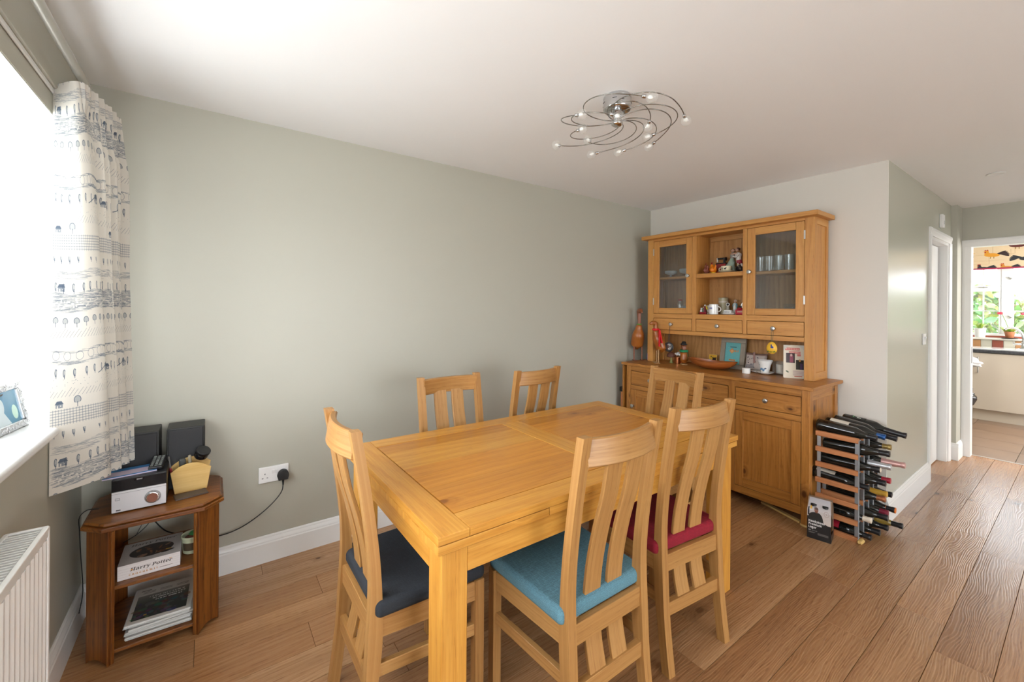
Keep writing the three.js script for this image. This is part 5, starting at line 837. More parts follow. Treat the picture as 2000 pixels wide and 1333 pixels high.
  {
    const t = thing('leaflet', 'folded cream leaflet with red headings and two photos at the right end', 'leaflet', [3.892, SY, 1.386], -Math.PI / 2 + 0.5); t.scale.set(0.95, 1.42, 1);
    const g = new THREE.PlaneGeometry(0.138, 0.168, 12, 1), p = g.attributes.position; for (let i = 0; i < p.count; i++) p.setZ(i, -0.006 * (p.getX(i) / 0.065) ** 2);
    g.computeVertexNormals(); const back = g.clone().translate(0, 0, -0.0012); { const id = back.index.array; for (let i = 0; i < id.length; i += 3) { const s = id[i]; id[i] = id[i + 1]; id[i + 1] = s; } back.computeVertexNormals(); }
    part('front_page', T(g, 0, 0.084, 0, -0.09), M(0xffffff, 0.4, { side: THREE.DoubleSide, map: canvasTex(300, 380, (q) => { q.fillStyle = '#ddd2bd'; q.fillRect(0, 0, 300, 380); q.fillStyle = '#cf6f66'; q.fillRect(24, 30, 200, 30); q.fillRect(76, 72, 160, 26); q.fillRect(190, 102, 50, 24); q.fillStyle = '#e8b3a8'; for (let i = 0; i < 8; i++) { q.fillRect(34 + i * 23, 38, 14, 14); q.fillRect(84 + i * 18, 79, 11, 12); } q.fillStyle = '#3a2226'; q.fillRect(36, 92, 122, 112); q.fillStyle = '#8a3c50'; q.fillRect(86, 120, 50, 80); q.fillStyle = '#c8a49a'; q.beginPath(); q.arc(108, 116, 16, 0, 7); q.fill(); q.fillStyle = '#2b2a22'; q.fillRect(172, 170, 110, 110); q.fillStyle = '#b98a50'; q.beginPath(); q.arc(226, 176, 15, 0, 7); q.fill(); q.fillStyle = '#4a3a5a'; q.fillRect(230, 210, 36, 66); q.fillStyle = '#b99a9c'; for (let i = 0; i < 6; i++) q.fillRect(130, 292 + i * 10, 150, 5); q.fillStyle = '#b5564a'; q.fillRect(150, 352, 110, 10); q.fillStyle = '#5f6a50'; q.beginPath(); q.ellipse(52, 306, 22, 9, 0.4, 0, 7); q.fill(); }) }), t);
    part('back_page', T(new THREE.PlaneGeometry(0.136, 0.168), 0, 0.084, -0.018, 0.12), M(lin(0.6, 0.56, 0.48), 0.5, { side: THREE.DoubleSide }), t);
  }
  {
    const t = thing('hanging_egg', 'yellow painted egg ornament hanging from the right hand small drawer knob', 'ornament', [3.815, 1.122, 1.268]); t.scale.set(1, 1.08, 1.2);
    part('egg', T(lathe(Array.from({ length: 15 }, (_, i) => { const a = Math.PI * i / 14; return [Math.sin(a) * 0.03 * (1 - 0.16 * Math.cos(Math.PI - a)), -Math.cos(a) * 0.041]; }), 26).scale(0.5, 1, 1)), M(lin(0.8, 0.45, 0.03), 0.35), t);
    part('flower', [T(ball(0.01, 0.3, 0.9, 1, 10), -0.0128, 0.004, 0.004, 0, 0, 0), T(ball(0.008, 0.3, 1, 0.6, 10), -0.0122, 0.016, 0.001)], M(lin(0.03, 0.04, 0.2), 0.4), t);
    for (let i = 0; i < 6; i++) part('leaf', T(ball(0.011, 0.25, 1, 0.3, 8), -0.0115 + Math.abs(i - 2.5) * 0.001, -0.022, -0.016 + i * 0.0066, (i - 2.5) * -0.28), M(lin(0.03, 0.13, 0.02), 0.5), t);
    part('cord', [tube([[0, 0.04, 0.004], [0.004, 0.1, 0.005], [0.01, 0.137, 0.0]], 0.0013, 14, 6), tube([[0, 0.04, -0.004], [0.004, 0.1, -0.005], [0.01, 0.137, 0.0]], 0.0013, 14, 6)], M(lin(0.06, 0.1, 0.06), 0.6), t);
  }
}
{
  // ---- middle cubby, upper shelf
  const S1 = 1.7034, S0 = 1.3584, red = M(lin(0.3, 0.03, 0.03), 0.25), orange = M(lin(0.75, 0.2, 0.01), 0.2), brownG = MP(lin(0.24, 0.07, 0.05), 0.2, { clearcoat: 0.5 }), skin = M(lin(0.6, 0.36, 0.26), 0.5), hair = M(lin(0.12, 0.05, 0.03), 0.6), wht = M(lin(0.75, 0.73, 0.7), 0.35), yel = M(lin(0.7, 0.5, 0.03), 0.35);
  function hen(label, at, turn, s, body, comb, legs) {
    const t = thing('pottery_hen', label, 'ornament', at, turn, 'pottery hens in the open cubby');
    part('body', limb([[0, 0.03 * s, -0.03 * s], [0, 0.03 * s, -0.01 * s], [0, 0.036 * s, 0.012 * s], [0, 0.06 * s, 0.024 * s], [0, 0.078 * s, 0.026 * s]], [0.012 * s, 0.028 * s, 0.028 * s, 0.015 * s, 0.011 * s], 20), body, t);
    part('tail', limb([[0, 0.034 * s, -0.026 * s], [0, 0.058 * s, -0.04 * s], [0, 0.075 * s, -0.036 * s]], [0.014 * s, 0.013 * s, 0.004 * s], 10, 0.6), body, t);
    part('comb', T(cb(0.005 * s, 0.016 * s, 0.022 * s, 0.002), 0, 0.09 * s, 0.026 * s), comb, t); part('beak', T(new THREE.ConeGeometry(0.005 * s, 0.014 * s, 8), 0, 0.076 * s, 0.042 * s, Math.PI / 2), yel, t);
    part('base', T(lathe([[0, 0], [0.018 * s, 0], [0.02 * s, 0.004 * s], [0.014 * s, 0.012 * s], [0, 0.014 * s]], 18)), legs, t);
    return t;
  }
  hen('reddish brown pottery hen at the left of the upper cubby', [3.9, S1, 0.716], 2.3, 0.95, brownG, red, black);
  hen('orange pottery hen with yellow feet in the upper cubby', [3.885, S1, 0.782], 2.5, 0.95, orange, red, yel);
  hen('black and white pottery hen at the right of the upper cubby', [3.92, S1, 1.0], -2.2, 0.75, black, red, wht);
  {
    const t = thing('toy_sewing_machine', 'miniature black sewing machine standing on a dark red block in the upper cubby', 'ornament', [4.0, S1, 0.79], -Math.PI / 2);
    part('block', T(cb(0.088, 0.085, 0.04, 0.003), 0, 0.0425, 0), red, t); part('bed', T(cb(0.084, 0.008, 0.034, 0.002), 0, 0.089, 0), black, t);
    part('pillar', T(cb(0.016, 0.04, 0.018, 0.004), 0.026, 0.112, 0), black, t); part('machine_arm', T(cb(0.07, 0.016, 0.016, 0.005), 0, 0.13, 0), black, t); part('head', T(cb(0.012, 0.04, 0.014, 0.003), -0.032, 0.12, 0), silver, t);
    part('hand_wheel', T(cyl(0.016, 0.016, 0.006, 20), 0.039, 0.124, 0, 0, 0, Math.PI / 2), black, t);
  }
  {
    const s = thing('cream_saucer', 'cream saucer under the hen patterned cup in the upper cubby', 'saucer', [3.915, S1, 0.875]); s.scale.set(1.3, 1.2, 1.3);
    part('saucer', lathe([[0, 0.004], [0.026, 0.006], [0.05, 0.013], [0.051, 0.011], [0.028, 0.001], [0, 0]], 36), cream, s);
    const c = thing('cream_cup', 'cream cup with small dark hens in the upper cubby', 'cup', [3.915, S1 + 0.008, 0.878]);
    part('cup', lathe([[0, 0], [0.026, 0], [0.034, 0.012], [0.039, 0.035], [0.042, 0.045], [0.041, 0.046], [0.037, 0.036], [0.032, 0.014], [0, 0.006]], 34), cream, c);
    part('handle', T(new THREE.TorusGeometry(0.013, 0.004, 8, 18), -0.012, 0.022, -0.045, 0, Math.PI / 2 - 0.3, 0), cream, c);
    for (const a of [-2.2, -1.4]) part('painted_hen', [T(ball(0.008, 1, 0.8, 0.2, 8), 0.0372 * Math.sin(a), 0.024, 0.0372 * Math.cos(a), 0, a, 0), T(ball(0.004, 1, 1.6, 0.3, 8), 0.0385 * Math.sin(a + 0.2), 0.031, 0.0385 * Math.cos(a + 0.2), 0, a, 0)], black, c);
  }
  {
    const t = thing('dancing_couple_figurine', 'porcelain figurine of a dancing couple, lady in a pale green gown', 'figurine', [4.02, S1 + 0.011, 0.885], -Math.PI / 2); t.scale.set(1.3, 1, 1);
    const gown = M(lin(0.34, 0.44, 0.36), 0.3), bodice = M(lin(0.3, 0.28, 0.25), 0.4), shirt = M(lin(0.7, 0.66, 0.62), 0.35), sash = M(lin(0.36, 0.03, 0.05), 0.4);
    part('gown', limb([[-0.03, 0.0, 0], [-0.028, 0.03, 0], [-0.016, 0.075, 0], [-0.01, 0.115, 0]], [0.046, 0.042, 0.022, 0.012], 16), gown, t);
    part('bodice', limb([[-0.01, 0.11, 0], [-0.008, 0.14, 0], [-0.006, 0.158, 0], [-0.006, 0.166, 0]], [0.011, 0.016, 0.012, 0.006], 12), bodice, t);
    part('lady_head', [T(ball(0.0125, 0.9, 1.15, 1, 14), -0.006, 0.18, 0.002), T(ball(0.003, 1, 1, 1, 6), -0.004, 0.179, 0.0145)], skin, t); part('lady_hair', [T(ball(0.0135, 1, 1.05, 1, 14), -0.008, 0.184, -0.004), T(ball(0.007, 1, 1, 1, 10), -0.016, 0.178, -0.006)], hair, t);
    part('shirt', limb([[0.03, 0.08, -0.004], [0.028, 0.11, -0.004], [0.026, 0.145, -0.004], [0.024, 0.163, -0.004]], [0.016, 0.016, 0.021, 0.008], 14), shirt, t);
    part('arm', limb([[0.036, 0.152, 0.008], [0.022, 0.125, 0.022], [0.0, 0.13, 0.018]], [0.008, 0.0065, 0.005], 12), shirt, t); part('arm', limb([[-0.014, 0.15, 0.008], [0.008, 0.152, 0.016], [0.024, 0.158, 0.012]], [0.006, 0.005, 0.0045], 12), skin, t);
    part('gentleman_head', [T(ball(0.0125, 0.9, 1.15, 1, 14), 0.021, 0.183, 0.002), T(ball(0.003, 1, 1, 1, 6), 0.015, 0.182, 0.0135)], skin, t); part('gentleman_hair', T(ball(0.0135, 1, 1, 1, 14), 0.025, 0.189, -0.003), hair, t);
    part('sash', limb([[0.03, 0.095, -0.004], [0.036, 0.075, -0.002], [0.045, 0.058, 0]], [0.0175, 0.017, 0.012], 10), sash, t);
    part('trailing_gown', limb([[0.034, 0.072, 0], [0.048, 0.042, 0.004], [0.07, 0.012, 0.006]], [0.014, 0.022, 0.012], 12), shirt, t); part('black_hem', limb([[0.028, 0.045, 0.006], [0.038, 0.024, 0.01], [0.062, 0.004, 0.012]], [0.012, 0.02, 0.01], 12), black, t);
  }
  // ---- middle cubby, lower shelf
  {
    const t = thing('festive_figurine_group', 'little group of white headed festive figures on a dark red base in the lower cubby', 'figurine', [3.905, S0, 0.69], -Math.PI / 2);
    part('base', T(new RoundedBoxGeometry(0.06, 0.02, 0.04, 3, 0.006), 0, 0.01, 0), M(lin(0.28, 0.01, 0.02), 0.4), t);
    for (const [x, h, c] of [[-0.02, 0.024, wht], [0.0, 0.036, M(lin(0.08, 0.14, 0.1), 0.5)], [0.012, 0.052, M(lin(0.2, 0.02, 0.03), 0.5)]]) { const b = part('body', T(lathe([[0, 0], [0.011, 0], [0.012, 0.006], [0.007, h], [0, h]], 14), x, 0.018, rr(-0.006, 0.006)), c, t); part('head', T(ball(0.0085, 1, 1, 1, 12), x, 0.018 + h + 0.006, 0), x === 0 ? skin : wht, b); }
    part('star', T(cb(0.014, 0.032, 0.006, 0.002), 0.027, 0.055, 0, 0, 0, 0.3), yel, t);
  }
  {
    const t = thing('angular_jug', 'grey angular pottery jug leaning behind the white mug', 'jug', [3.93, S0, 0.735], -Math.PI / 2);
    part('body', sweep([V(0.012, 0, 0), V(0.0, 0.03, 0), V(-0.012, 0.075, 0)], rectSec(0.05, 0.04, 0.006), (i, u) => [V(1, 0, 0), V(0, 0, 1), 0.75 + 0.5 * u, 0.8 + 0.3 * u], 0.4), M(lin(0.42, 0.40, 0.36), 0.5), t);
    part('foot', T(cb(0.034, 0.02, 0.034, 0.004), 0.0, 0.01, 0.012, 0, 0, 0.3), M(lin(0.28, 0.24, 0.16), 0.6), t);
  }
  {
    const t = thing('white_mug', 'white mug with a blue printed word and round handle in the lower cubby', 'mug', [3.9, S0, 0.781], -Math.PI / 2);
    part('mug', lathe([[0, 0], [0.034, 0], [0.0365, 0.003], [0.0365, 0.083], [0.0355, 0.085], [0.034, 0.083], [0.033, 0.006], [0, 0.005]], 36), porcelain, t);
    part('handle', T(new THREE.TorusGeometry(0.024, 0.0045, 10, 26, Math.PI * 1.15).scale(0.85, 1, 1), 0.037, 0.045, 0, 0, 0.0, -Math.PI / 2 - 0.2), porcelain, t);
    part('printed_word', new THREE.CylinderGeometry(0.0368, 0.0368, 0.03, 20, 1, true, -0.72, 1.0).translate(0, 0.051, 0), MP(0xffffff, 0.3, { alphaTest: 0.4, transparent: true, map: canvasTex(128, 96, (g) => { g.clearRect(0, 0, 128, 96); g.fillStyle = '#3a3f96'; g.fillRect(56, 8, 10, 12); for (let i = 0; i < 6; i++) g.fillRect(14 + i * 17, 26 + (i % 2) * 5, 14, 26); g.fillRect(12, 46, 104, 10); g.fillStyle = '#8a8f9a'; g.fillRect(14, 78, 100, 5); }) }), t);
    const j = thing('ceramic_jar', 'pale greenish ceramic jar standing behind the white mug', 'jar', [4.005, S0, 0.808]);
    part('jar', lathe([[0, 0], [0.03, 0], [0.034, 0.01], [0.034, 0.085], [0.036, 0.09], [0.0375, 0.1], [0.0375, 0.138], [0.035, 0.142], [0, 0.143]], 30), M(lin(0.42, 0.38, 0.25), 0.3), j); part('band', lathe([[0.0378, 0.1], [0.0382, 0.103], [0.0382, 0.112], [0.0378, 0.114]], 30), M(lin(0.55, 0.5, 0.42), 0.4), j);
    const b = thing('dark_bead', 'round dark knob in a pale ring behind the mug handle', 'ornament', [3.985, S0, 0.856]); part('stand', T(cyl(0.012, 0.014, 0.07, 14), 0, 0.035, 0), M(lin(0.4, 0.38, 0.32), 0.5), b); part('ring', T(new THREE.TorusGeometry(0.012, 0.004, 8, 20), 0, 0.084, 0, 0, Math.PI / 2), wht, b); part('knob', T(ball(0.01), 0, 0.084, 0), black, b);
  }
  {
    const t = thing('lady_figurine', 'small figurine of a lady in a white and blue dress', 'figurine', [4.0, S0, 0.908], -Math.PI / 2);
    part('dress', lathe([[0, 0], [0.022, 0], [0.022, 0.01], [0.015, 0.05], [0.011, 0.075], [0.013, 0.09], [0.006, 0.1], [0, 0.1]], 22), M(lin(0.56, 0.62, 0.62), 0.4), t);
    part('apron', T(ball(0.012, 0.8, 2.2, 0.6, 12), -0.001, 0.055, 0.01), wht, t); part('shawl', [T(ball(0.009, 0.7, 2.2, 1, 10), -0.013, 0.075, 0), T(ball(0.009, 0.7, 2.2, 1, 10), 0.013, 0.075, 0)], M(lin(0.12, 0.3, 0.36), 0.4), t); part('head', [T(ball(0.0095, 0.9, 1.15, 1, 14), 0, 0.111, 0.001), T(ball(0.002, 1, 1, 1, 6), 0, 0.11, 0.0105)], skin, t); part('bonnet', T(ball(0.0105, 1, 1, 1, 14), 0, 0.114, -0.003), wht, t);
    const d = thing('butter_dish', 'white lidded butter dish with a small printed scene', 'dish', [3.9, S0, 0.906], -Math.PI / 2);
    part('tray', T(lathe([[0, 0.002], [0.028, 0.003], [0.034, 0.014], [0.036, 0.015], [0.031, 0.002], [0, 0]], 30).scale(1.45, 1, 0.9)), porcelain, d);
    part('lid', T(new RoundedBoxGeometry(0.064, 0.034, 0.036, 5, 0.012), -0.006, 0.022, 0), porcelain, d); part('printed_scene', [0, 1, 2, 3].map((i) => T(cb(0.008, 0.006 + 0.003 * (i % 2), 0.001, 0.0002), -0.024 + i * 0.012, 0.022, 0.0184)), M(lin(0.12, 0.11, 0.11), 0.5), d);
    const p = thing('display_plate', 'white and pale blue plate standing on edge in the lower cubby', 'plate', [4.03, S0, 1.005]);
    part('plate', T(lathe([[0, 0.003], [0.045, 0.003], [0.062, 0.009], [0.063, 0.007], [0.046, 0], [0, 0]], 40), 0, 0.064, 0, 0, 0, Math.PI / 2 - 0.12), porcelain, p); part('painted_ring', T(lathe([[0.012, 0.0045], [0.036, 0.0045], [0.036, 0.0036], [0.012, 0.0036]], 36), 0, 0.064, 0, 0, 0, Math.PI / 2 - 0.12), M(lin(0.5, 0.66, 0.68), 0.3), p);
    const r = thing('red_teapot', 'small red lidded pot with a black knob at the right of the lower cubby', 'pot', [3.9, S0, 0.998], -Math.PI / 2);
    part('pot', T(new RoundedBoxGeometry(0.062, 0.044, 0.04, 4, 0.008), 0, 0.022, 0), M(lin(0.42, 0.01, 0.03), 0.25), r); part('lid', T(lathe([[0, 0], [0.022, 0], [0.02, 0.01], [0.008, 0.016], [0, 0.016]], 22), 0, 0.043, 0), M(lin(0.3, 0.01, 0.02), 0.25), r); part('lid_knob', T(ball(0.01, 1.2, 0.9, 1), 0, 0.064, 0), black, r); part('label', T(cb(0.04, 0.012, 0.001, 0.0002), 0.006, 0.026, 0.0203), M(lin(0.5, 0.25, 0.2), 0.5), r);
  }
  // ---- glassware behind the doors
  const SG = 1.6945;
  const tumbler = (lab, at, h, r) => { const t = thing('drinking_glass', lab, 'glass', at, rnd(), 'glasses on the right hand shelf'); part('glass', lathe([[0, 0.004], [r * 0.72, 0.004], [r * 0.78, 0], [r * 0.84, 0.004], [r, h], [r - 0.002, h], [r * 0.76, 0.012], [0, 0.012]], 20), crystal, t); const c = []; for (let i = 0; i < 12; i++) { const a = i / 12 * 6.283; c.push(T(cb(0.0032, h * 0.4, 0.0024, 0.001, 'y'), r * 0.87 * Math.sin(a), h * 0.3, r * 0.87 * Math.cos(a), 0, a, 0)); } part('cut_flutes', c, crystal, t).userData.kind = 'stuff'; return t; };
  const gl = [[3.9, 1.15, 'leftmost of the front glasses on the right hand shelf'], [3.9, 1.215, 'second glass from the left in the front row of the right hand shelf'], [3.9, 1.28, 'middle glass in the front row of the right hand shelf'], [3.9, 1.345, 'fourth glass from the left in the front row of the right hand shelf'], [3.9, 1.412, 'rightmost front glass on the right hand shelf'], [3.985, 1.16, 'leftmost of the rear glasses on the right hand shelf'], [3.985, 1.24, 'second rear glass on the right hand shelf'], [3.985, 1.315, 'third rear glass on the right hand shelf']];
  for (const [x, z, lab] of gl) tumbler(lab, [x, SG, z], x > 3.95 ? 0.125 : 0.112, 0.03);
  { const t = thing('glass_jug', 'tall cut glass vase behind the front glasses on the right hand shelf', 'vase', [3.985, SG, 1.4]); part('vase', lathe([[0, 0.004], [0.034, 0.003], [0.04, 0], [0.042, 0.01], [0.032, 0.06], [0.038, 0.13], [0.062, 0.185], [0.06, 0.187], [0.035, 0.132], [0.029, 0.062], [0, 0.012]], 26), crystal, t); }
  { const t = thing('glass_bowl', 'cut glass bowl on the lower shelf behind the right hand door', 'bowl', [3.95, S0, 1.365]); part('bowl', lathe([[0, 0.006], [0.03, 0.005], [0.04, 0], [0.042, 0.006], [0.06, 0.04], [0.075, 0.085], [0.073, 0.087], [0.056, 0.044], [0.036, 0.012], [0, 0.011]], 30), crystal, t); const c = []; for (let i = 0; i < 18; i++) { const a = i / 18 * 6.283; c.push(T(ball(0.0085, 1, 1.5, 0.5, 8), 0.066 * Math.sin(a), 0.06, 0.066 * Math.cos(a), -0.3, a, 0)); } part('cut_facets', c, crystal, t).userData.kind = 'stuff'; }
  { const t = thing('glass_bowl', 'shallow glass dish at the left of the lower shelf behind the right hand door', 'bowl', [3.93, S0, 1.19]); part('bowl', lathe([[0, 0.005], [0.03, 0.004], [0.05, 0.016], [0.062, 0.03], [0.06, 0.032], [0.048, 0.02], [0, 0.01]], 28), crystal, t); }
  { const t = thing('glass_bowl', 'small cut glass pot beside the glass bowl behind the right hand door', 'bowl', [3.9, S0, 1.385]); part('bowl', lathe([[0, 0.005], [0.028, 0], [0.032, 0.004], [0.034, 0.03], [0.032, 0.031], [0.03, 0.01], [0, 0.009]], 24), crystal, t); }
  const frostW = MP(lin(0.72, 0.76, 0.78), 0.3, { transmission: 0.35, thickness: 0 });
  for (const [z, x, s, lab] of [[0.36, 3.92, 1, 'smaller footed glass dish behind the left hand door'], [0.5, 3.95, 1.2, 'larger footed glass dish behind the left hand door']]) { const t = thing('footed_dish', lab, 'dish', [x, SG, z], 0, 'footed glass dishes behind the left hand door'); part('dish', lathe([[0, 0], [0.022, 0], [0.02, 0.004], [0.008, 0.008], [0.008, 0.02], [0.03, 0.026], [0.05, 0.034], [0.052, 0.056], [0.05, 0.058], [0.047, 0.036], [0, 0.03]].map(([a, b]) => [a * s, b * s]), 28), frostW, t); }
  for (const [z, x, h, lab] of [[0.33, 3.94, 0.03, 'tiny glass at the far left of the lower shelf behind the left hand door'], [0.415, 3.9, 0.052, 'short glass below the left hand shelf, front left'], [0.42, 3.98, 0.12, 'tall clear bottle with a red stopper behind the left hand door'], [0.495, 3.92, 0.07, 'middle short glass behind the left hand door'], [0.51, 3.99, 0.105, 'tall clear jar behind the left hand door'], [0.562, 3.91, 0.05, 'rightmost short glass behind the left hand door']]) { const t = thing('glass_jar', lab, 'glass', [x, S0, z], 0, 'glasses behind the left hand door'); part('glass', lathe([[0, 0.003], [0.025, 0.002], [0.028, 0.006], [0.028, h * 0.72], [0.022, h * 0.85], [0.022, h], [0.02, h], [0.02, h * 0.84], [0.026, h * 0.7], [0.026, 0.008], [0, 0.007]], 24), h > 0.1 ? crystal : frostW, t); if (h === 0.12) part('stopper', T(cyl(0.018, 0.018, 0.012, 18), 0, h + 0.005, 0), M(lin(0.5, 0.02, 0.03), 0.4), t); }
}

// ---------------------------------------------------------------- kitchen seen through the doorway
{
  const CX = 8.5, gloss = MP(lin(0.62, 0.54, 0.44), 0.16, { clearcoat: 0.5 }), carc = M(lin(0.5, 0.44, 0.36), 0.5), top = M(0xffffff, 0.25, { map: dataTex(128, 128, (u, v) => { const k = 40 + 40 * fbm(u, v, 12, 12, 181, 3); return [k, k, k * 1.06]; }, true, [4, 4]) });
  const zs = [0.55, 1.13, 1.72, 2.32, 2.92, 3.52];
  for (let i = 0; i + 1 < zs.length; i++) {
    const a = zs[i], b = zs[i + 1], lab = ['cream kitchen unit at the far left behind the door frame', 'cream kitchen unit left of the sink unit', 'cream gloss sink unit with a tall bar handle', 'cream kitchen unit right of the sink', 'cream kitchen unit at the far right'][i];
    if (i === 0 || i === 4) continue;
    const t = thing('kitchen_unit', lab, 'cabinet', [CX, 0, (a + b) / 2], 0, 'cream kitchen base units');
    const w = b - a;
    part('carcass', bb(0.022, 0.14, -w / 2 + 0.001, 0.58, 0.868, w / 2 - 0.001, 0.001), carc, t);
    const d = part('door', bb(0, 0.145, -w / 2 + 0.002, 0.019, 0.864, w / 2 - 0.002, 0.002), gloss, t);
    part('bar_handle', [T(cyl(0.007, 0.007, 0.2, 12), -0.03, 0.712, -w / 2 + 0.055), T(cyl(0.005, 0.005, 0.03, 10), -0.015, 0.81, -w / 2 + 0.055, 0, 0, Math.PI / 2), T(cyl(0.005, 0.005, 0.03, 10), -0.015, 0.614, -w / 2 + 0.055, 0, 0, Math.PI / 2)], nickel, d);
    part('plinth', bb(0.05, 0, -w / 2, 0.066, 0.139, w / 2, 0.001), gloss, t);
  }
  solo('kitchen_worktop', [bb(-0.02, 0.87, -1.4, 0.595, 0.91, 1.6, 0.006)], top, 'dark grey speckled kitchen worktop under the window', 'worktop', [CX, 0, 2.0]);
  {
    const t = thing('kitchen_sink', 'white inset sink with drainer in the kitchen worktop', 'sink', [8.78, 0.91, 2.05]);
    part('drainer', T(new RoundedBoxGeometry(0.46, 0.014, 0.95, 3, 0.006), 0, 0.006, 0), porcelain, t);
    part('bowl', [bb(-0.17, 0.008, 0.02, 0.14, 0.02, 0.03, 0.003), bb(-0.17, 0.008, 0.42, 0.14, 0.02, 0.43, 0.003), bb(-0.17, 0.008, 0.02, -0.16, 0.02, 0.43, 0.003), bb(0.13, 0.008, 0.02, 0.14, 0.02, 0.43, 0.003)], porcelain, t);
    const k = thing('kitchen_tap', 'tall curved chrome mixer tap behind the sink', 'tap', [8.9, 0.923, 2.12], 0.0);
    part('base', lathe([[0, 0], [0.03, 0], [0.032, 0.006], [0.022, 0.02], [0.02, 0.075], [0.023, 0.08], [0, 0.085]], 24), chrome, k);
    part('spout', tube([[0, 0.06, 0], [0, 0.15, -0.004], [-0.01, 0.22, -0.03], [-0.03, 0.265, -0.08], [-0.05, 0.262, -0.13], [-0.06, 0.24, -0.155]], 0.0135, 40, 12), chrome, k);
    part('lever', [T(cyl(0.011, 0.012, 0.07, 14), -0.005, 0.055, -0.05, Math.PI / 2), T(cb(0.01, 0.04, 0.008, 0.002), -0.005, 0.07, -0.085)], chrome, k);
  }
  // splashback tiles
  const wallK = scene.getObjectByName('wall_kitchen_far'), tm = { o: MP(lin(0.6, 0.3, 0.12), 0.15, { clearcoat: 0.4 }), c: MP(lin(0.72, 0.68, 0.55), 0.15, { clearcoat: 0.4 }), r: MP(lin(0.34, 0.075, 0.045), 0.15, { clearcoat: 0.4 }) }, order = 'ccccocrcocrccorcc';
  const tg = cb(0.008, 0.098, 0.0985, 0.002);
  for (let i = 0; i < order.length; i++) { const m = fin(new THREE.Mesh(tg, tm[order[i]])); m.name = numbered('wall_tile'); m.position.set(KW - 0.004, 0.96, 1.275 + i * 0.1015); wallK.add(m); }
  struct('window_sill_2', T(new RoundedBoxGeometry(0.14, 0.022, 2.0, 3, 0.006), KW - 0.0, 1.03, 2.1), M(lin(0.7, 0.66, 0.58), 0.4));
  struct('trim_4', bb(KW + 0.055, 1.04, wz0, KW + 0.07, 1.068, wz1, 0.003), M(lin(0.35, 0.09, 0.05), 0.4));
  // window
  const fx0 = KW + 0.07, fx1 = KW + 0.13, w2 = struct('window_2', [bb(fx0, 1.04, wz0, fx1, 1.1, wz1, 0.004), bb(fx0, 2.14, wz0, fx1, 2.2, wz1, 0.004), bb(fx0, 1.1, wz0, fx1, 2.14, wz0 + 0.06, 0.004), bb(fx0, 1.1, wz1 - 0.06, fx1, 2.14, wz1, 0.004)], upvc);
  struct('mullion', bb(fx0 - 0.012, 1.1, 1.905, fx1, 2.14, 1.995, 0.005), upvc, w2);
  struct('transom', bb(fx0 - 0.01, 1.675, wz0 + 0.06, fx1, 1.745, 1.905, 0.005), upvc, w2);
  struct('sash', [bb(fx0 - 0.008, 1.745, 1.87, fx1 - 0.01, 2.14, 1.905, 0.003), bb(fx0 - 0.006, 1.1, 1.885, fx1 - 0.01, 1.675, 1.905, 0.003), bb(fx0 - 0.008, 1.1, 1.995, fx1 - 0.01, 2.14, 2.015, 0.003)], upvc, w2);
  for (const [n, y0, y1, z0, z1] of [['pane', 1.1, 1.675, wz0 + 0.06, 1.885], ['pane_001', 1.745, 2.14, wz0 + 0.06, 1.87], ['pane_002', 1.1, 2.14, 2.015, wz1 - 0.06]]) struct(n, bb(fx0 + 0.028, y0, z0, fx0 + 0.03, y1, z1, 0), pane, w2);
  struct('glazing_bar', [bb(fx0 + 0.02, 1.1, 1.735, fx0 + 0.027, 2.14, 1.75, 0.001), bb(fx0 + 0.02, 1.4, wz0, fx0 + 0.027, 1.412, 1.885, 0.001), bb(fx0 + 0.02, 1.4, 2.015, fx0 + 0.027, 1.412, wz1, 0.001), bb(fx0 + 0.02, 1.72, 2.015, fx0 + 0.027, 1.732, wz1, 0.001)], upvc, w2);
  for (const y of [1.32, 1.84]) struct(y < 1.5 ? 'window_latch' : 'window_latch_001', [T(cb(0.014, 0.03, 0.012, 0.003), fx0 - 0.018, y, 1.99), T(cb(0.01, 0.012, 0.05, 0.003), fx0 - 0.026, y + 0.01, 1.985, 0.6)], nickel, w2);
  struct('window_handle', [T(cb(0.01, 0.012, 0.09, 0.004), fx0 - 0.02, 1.735, 1.745), T(cb(0.014, 0.02, 0.02, 0.004), fx0 - 0.014, 1.735, 1.745)], nickel, w2);
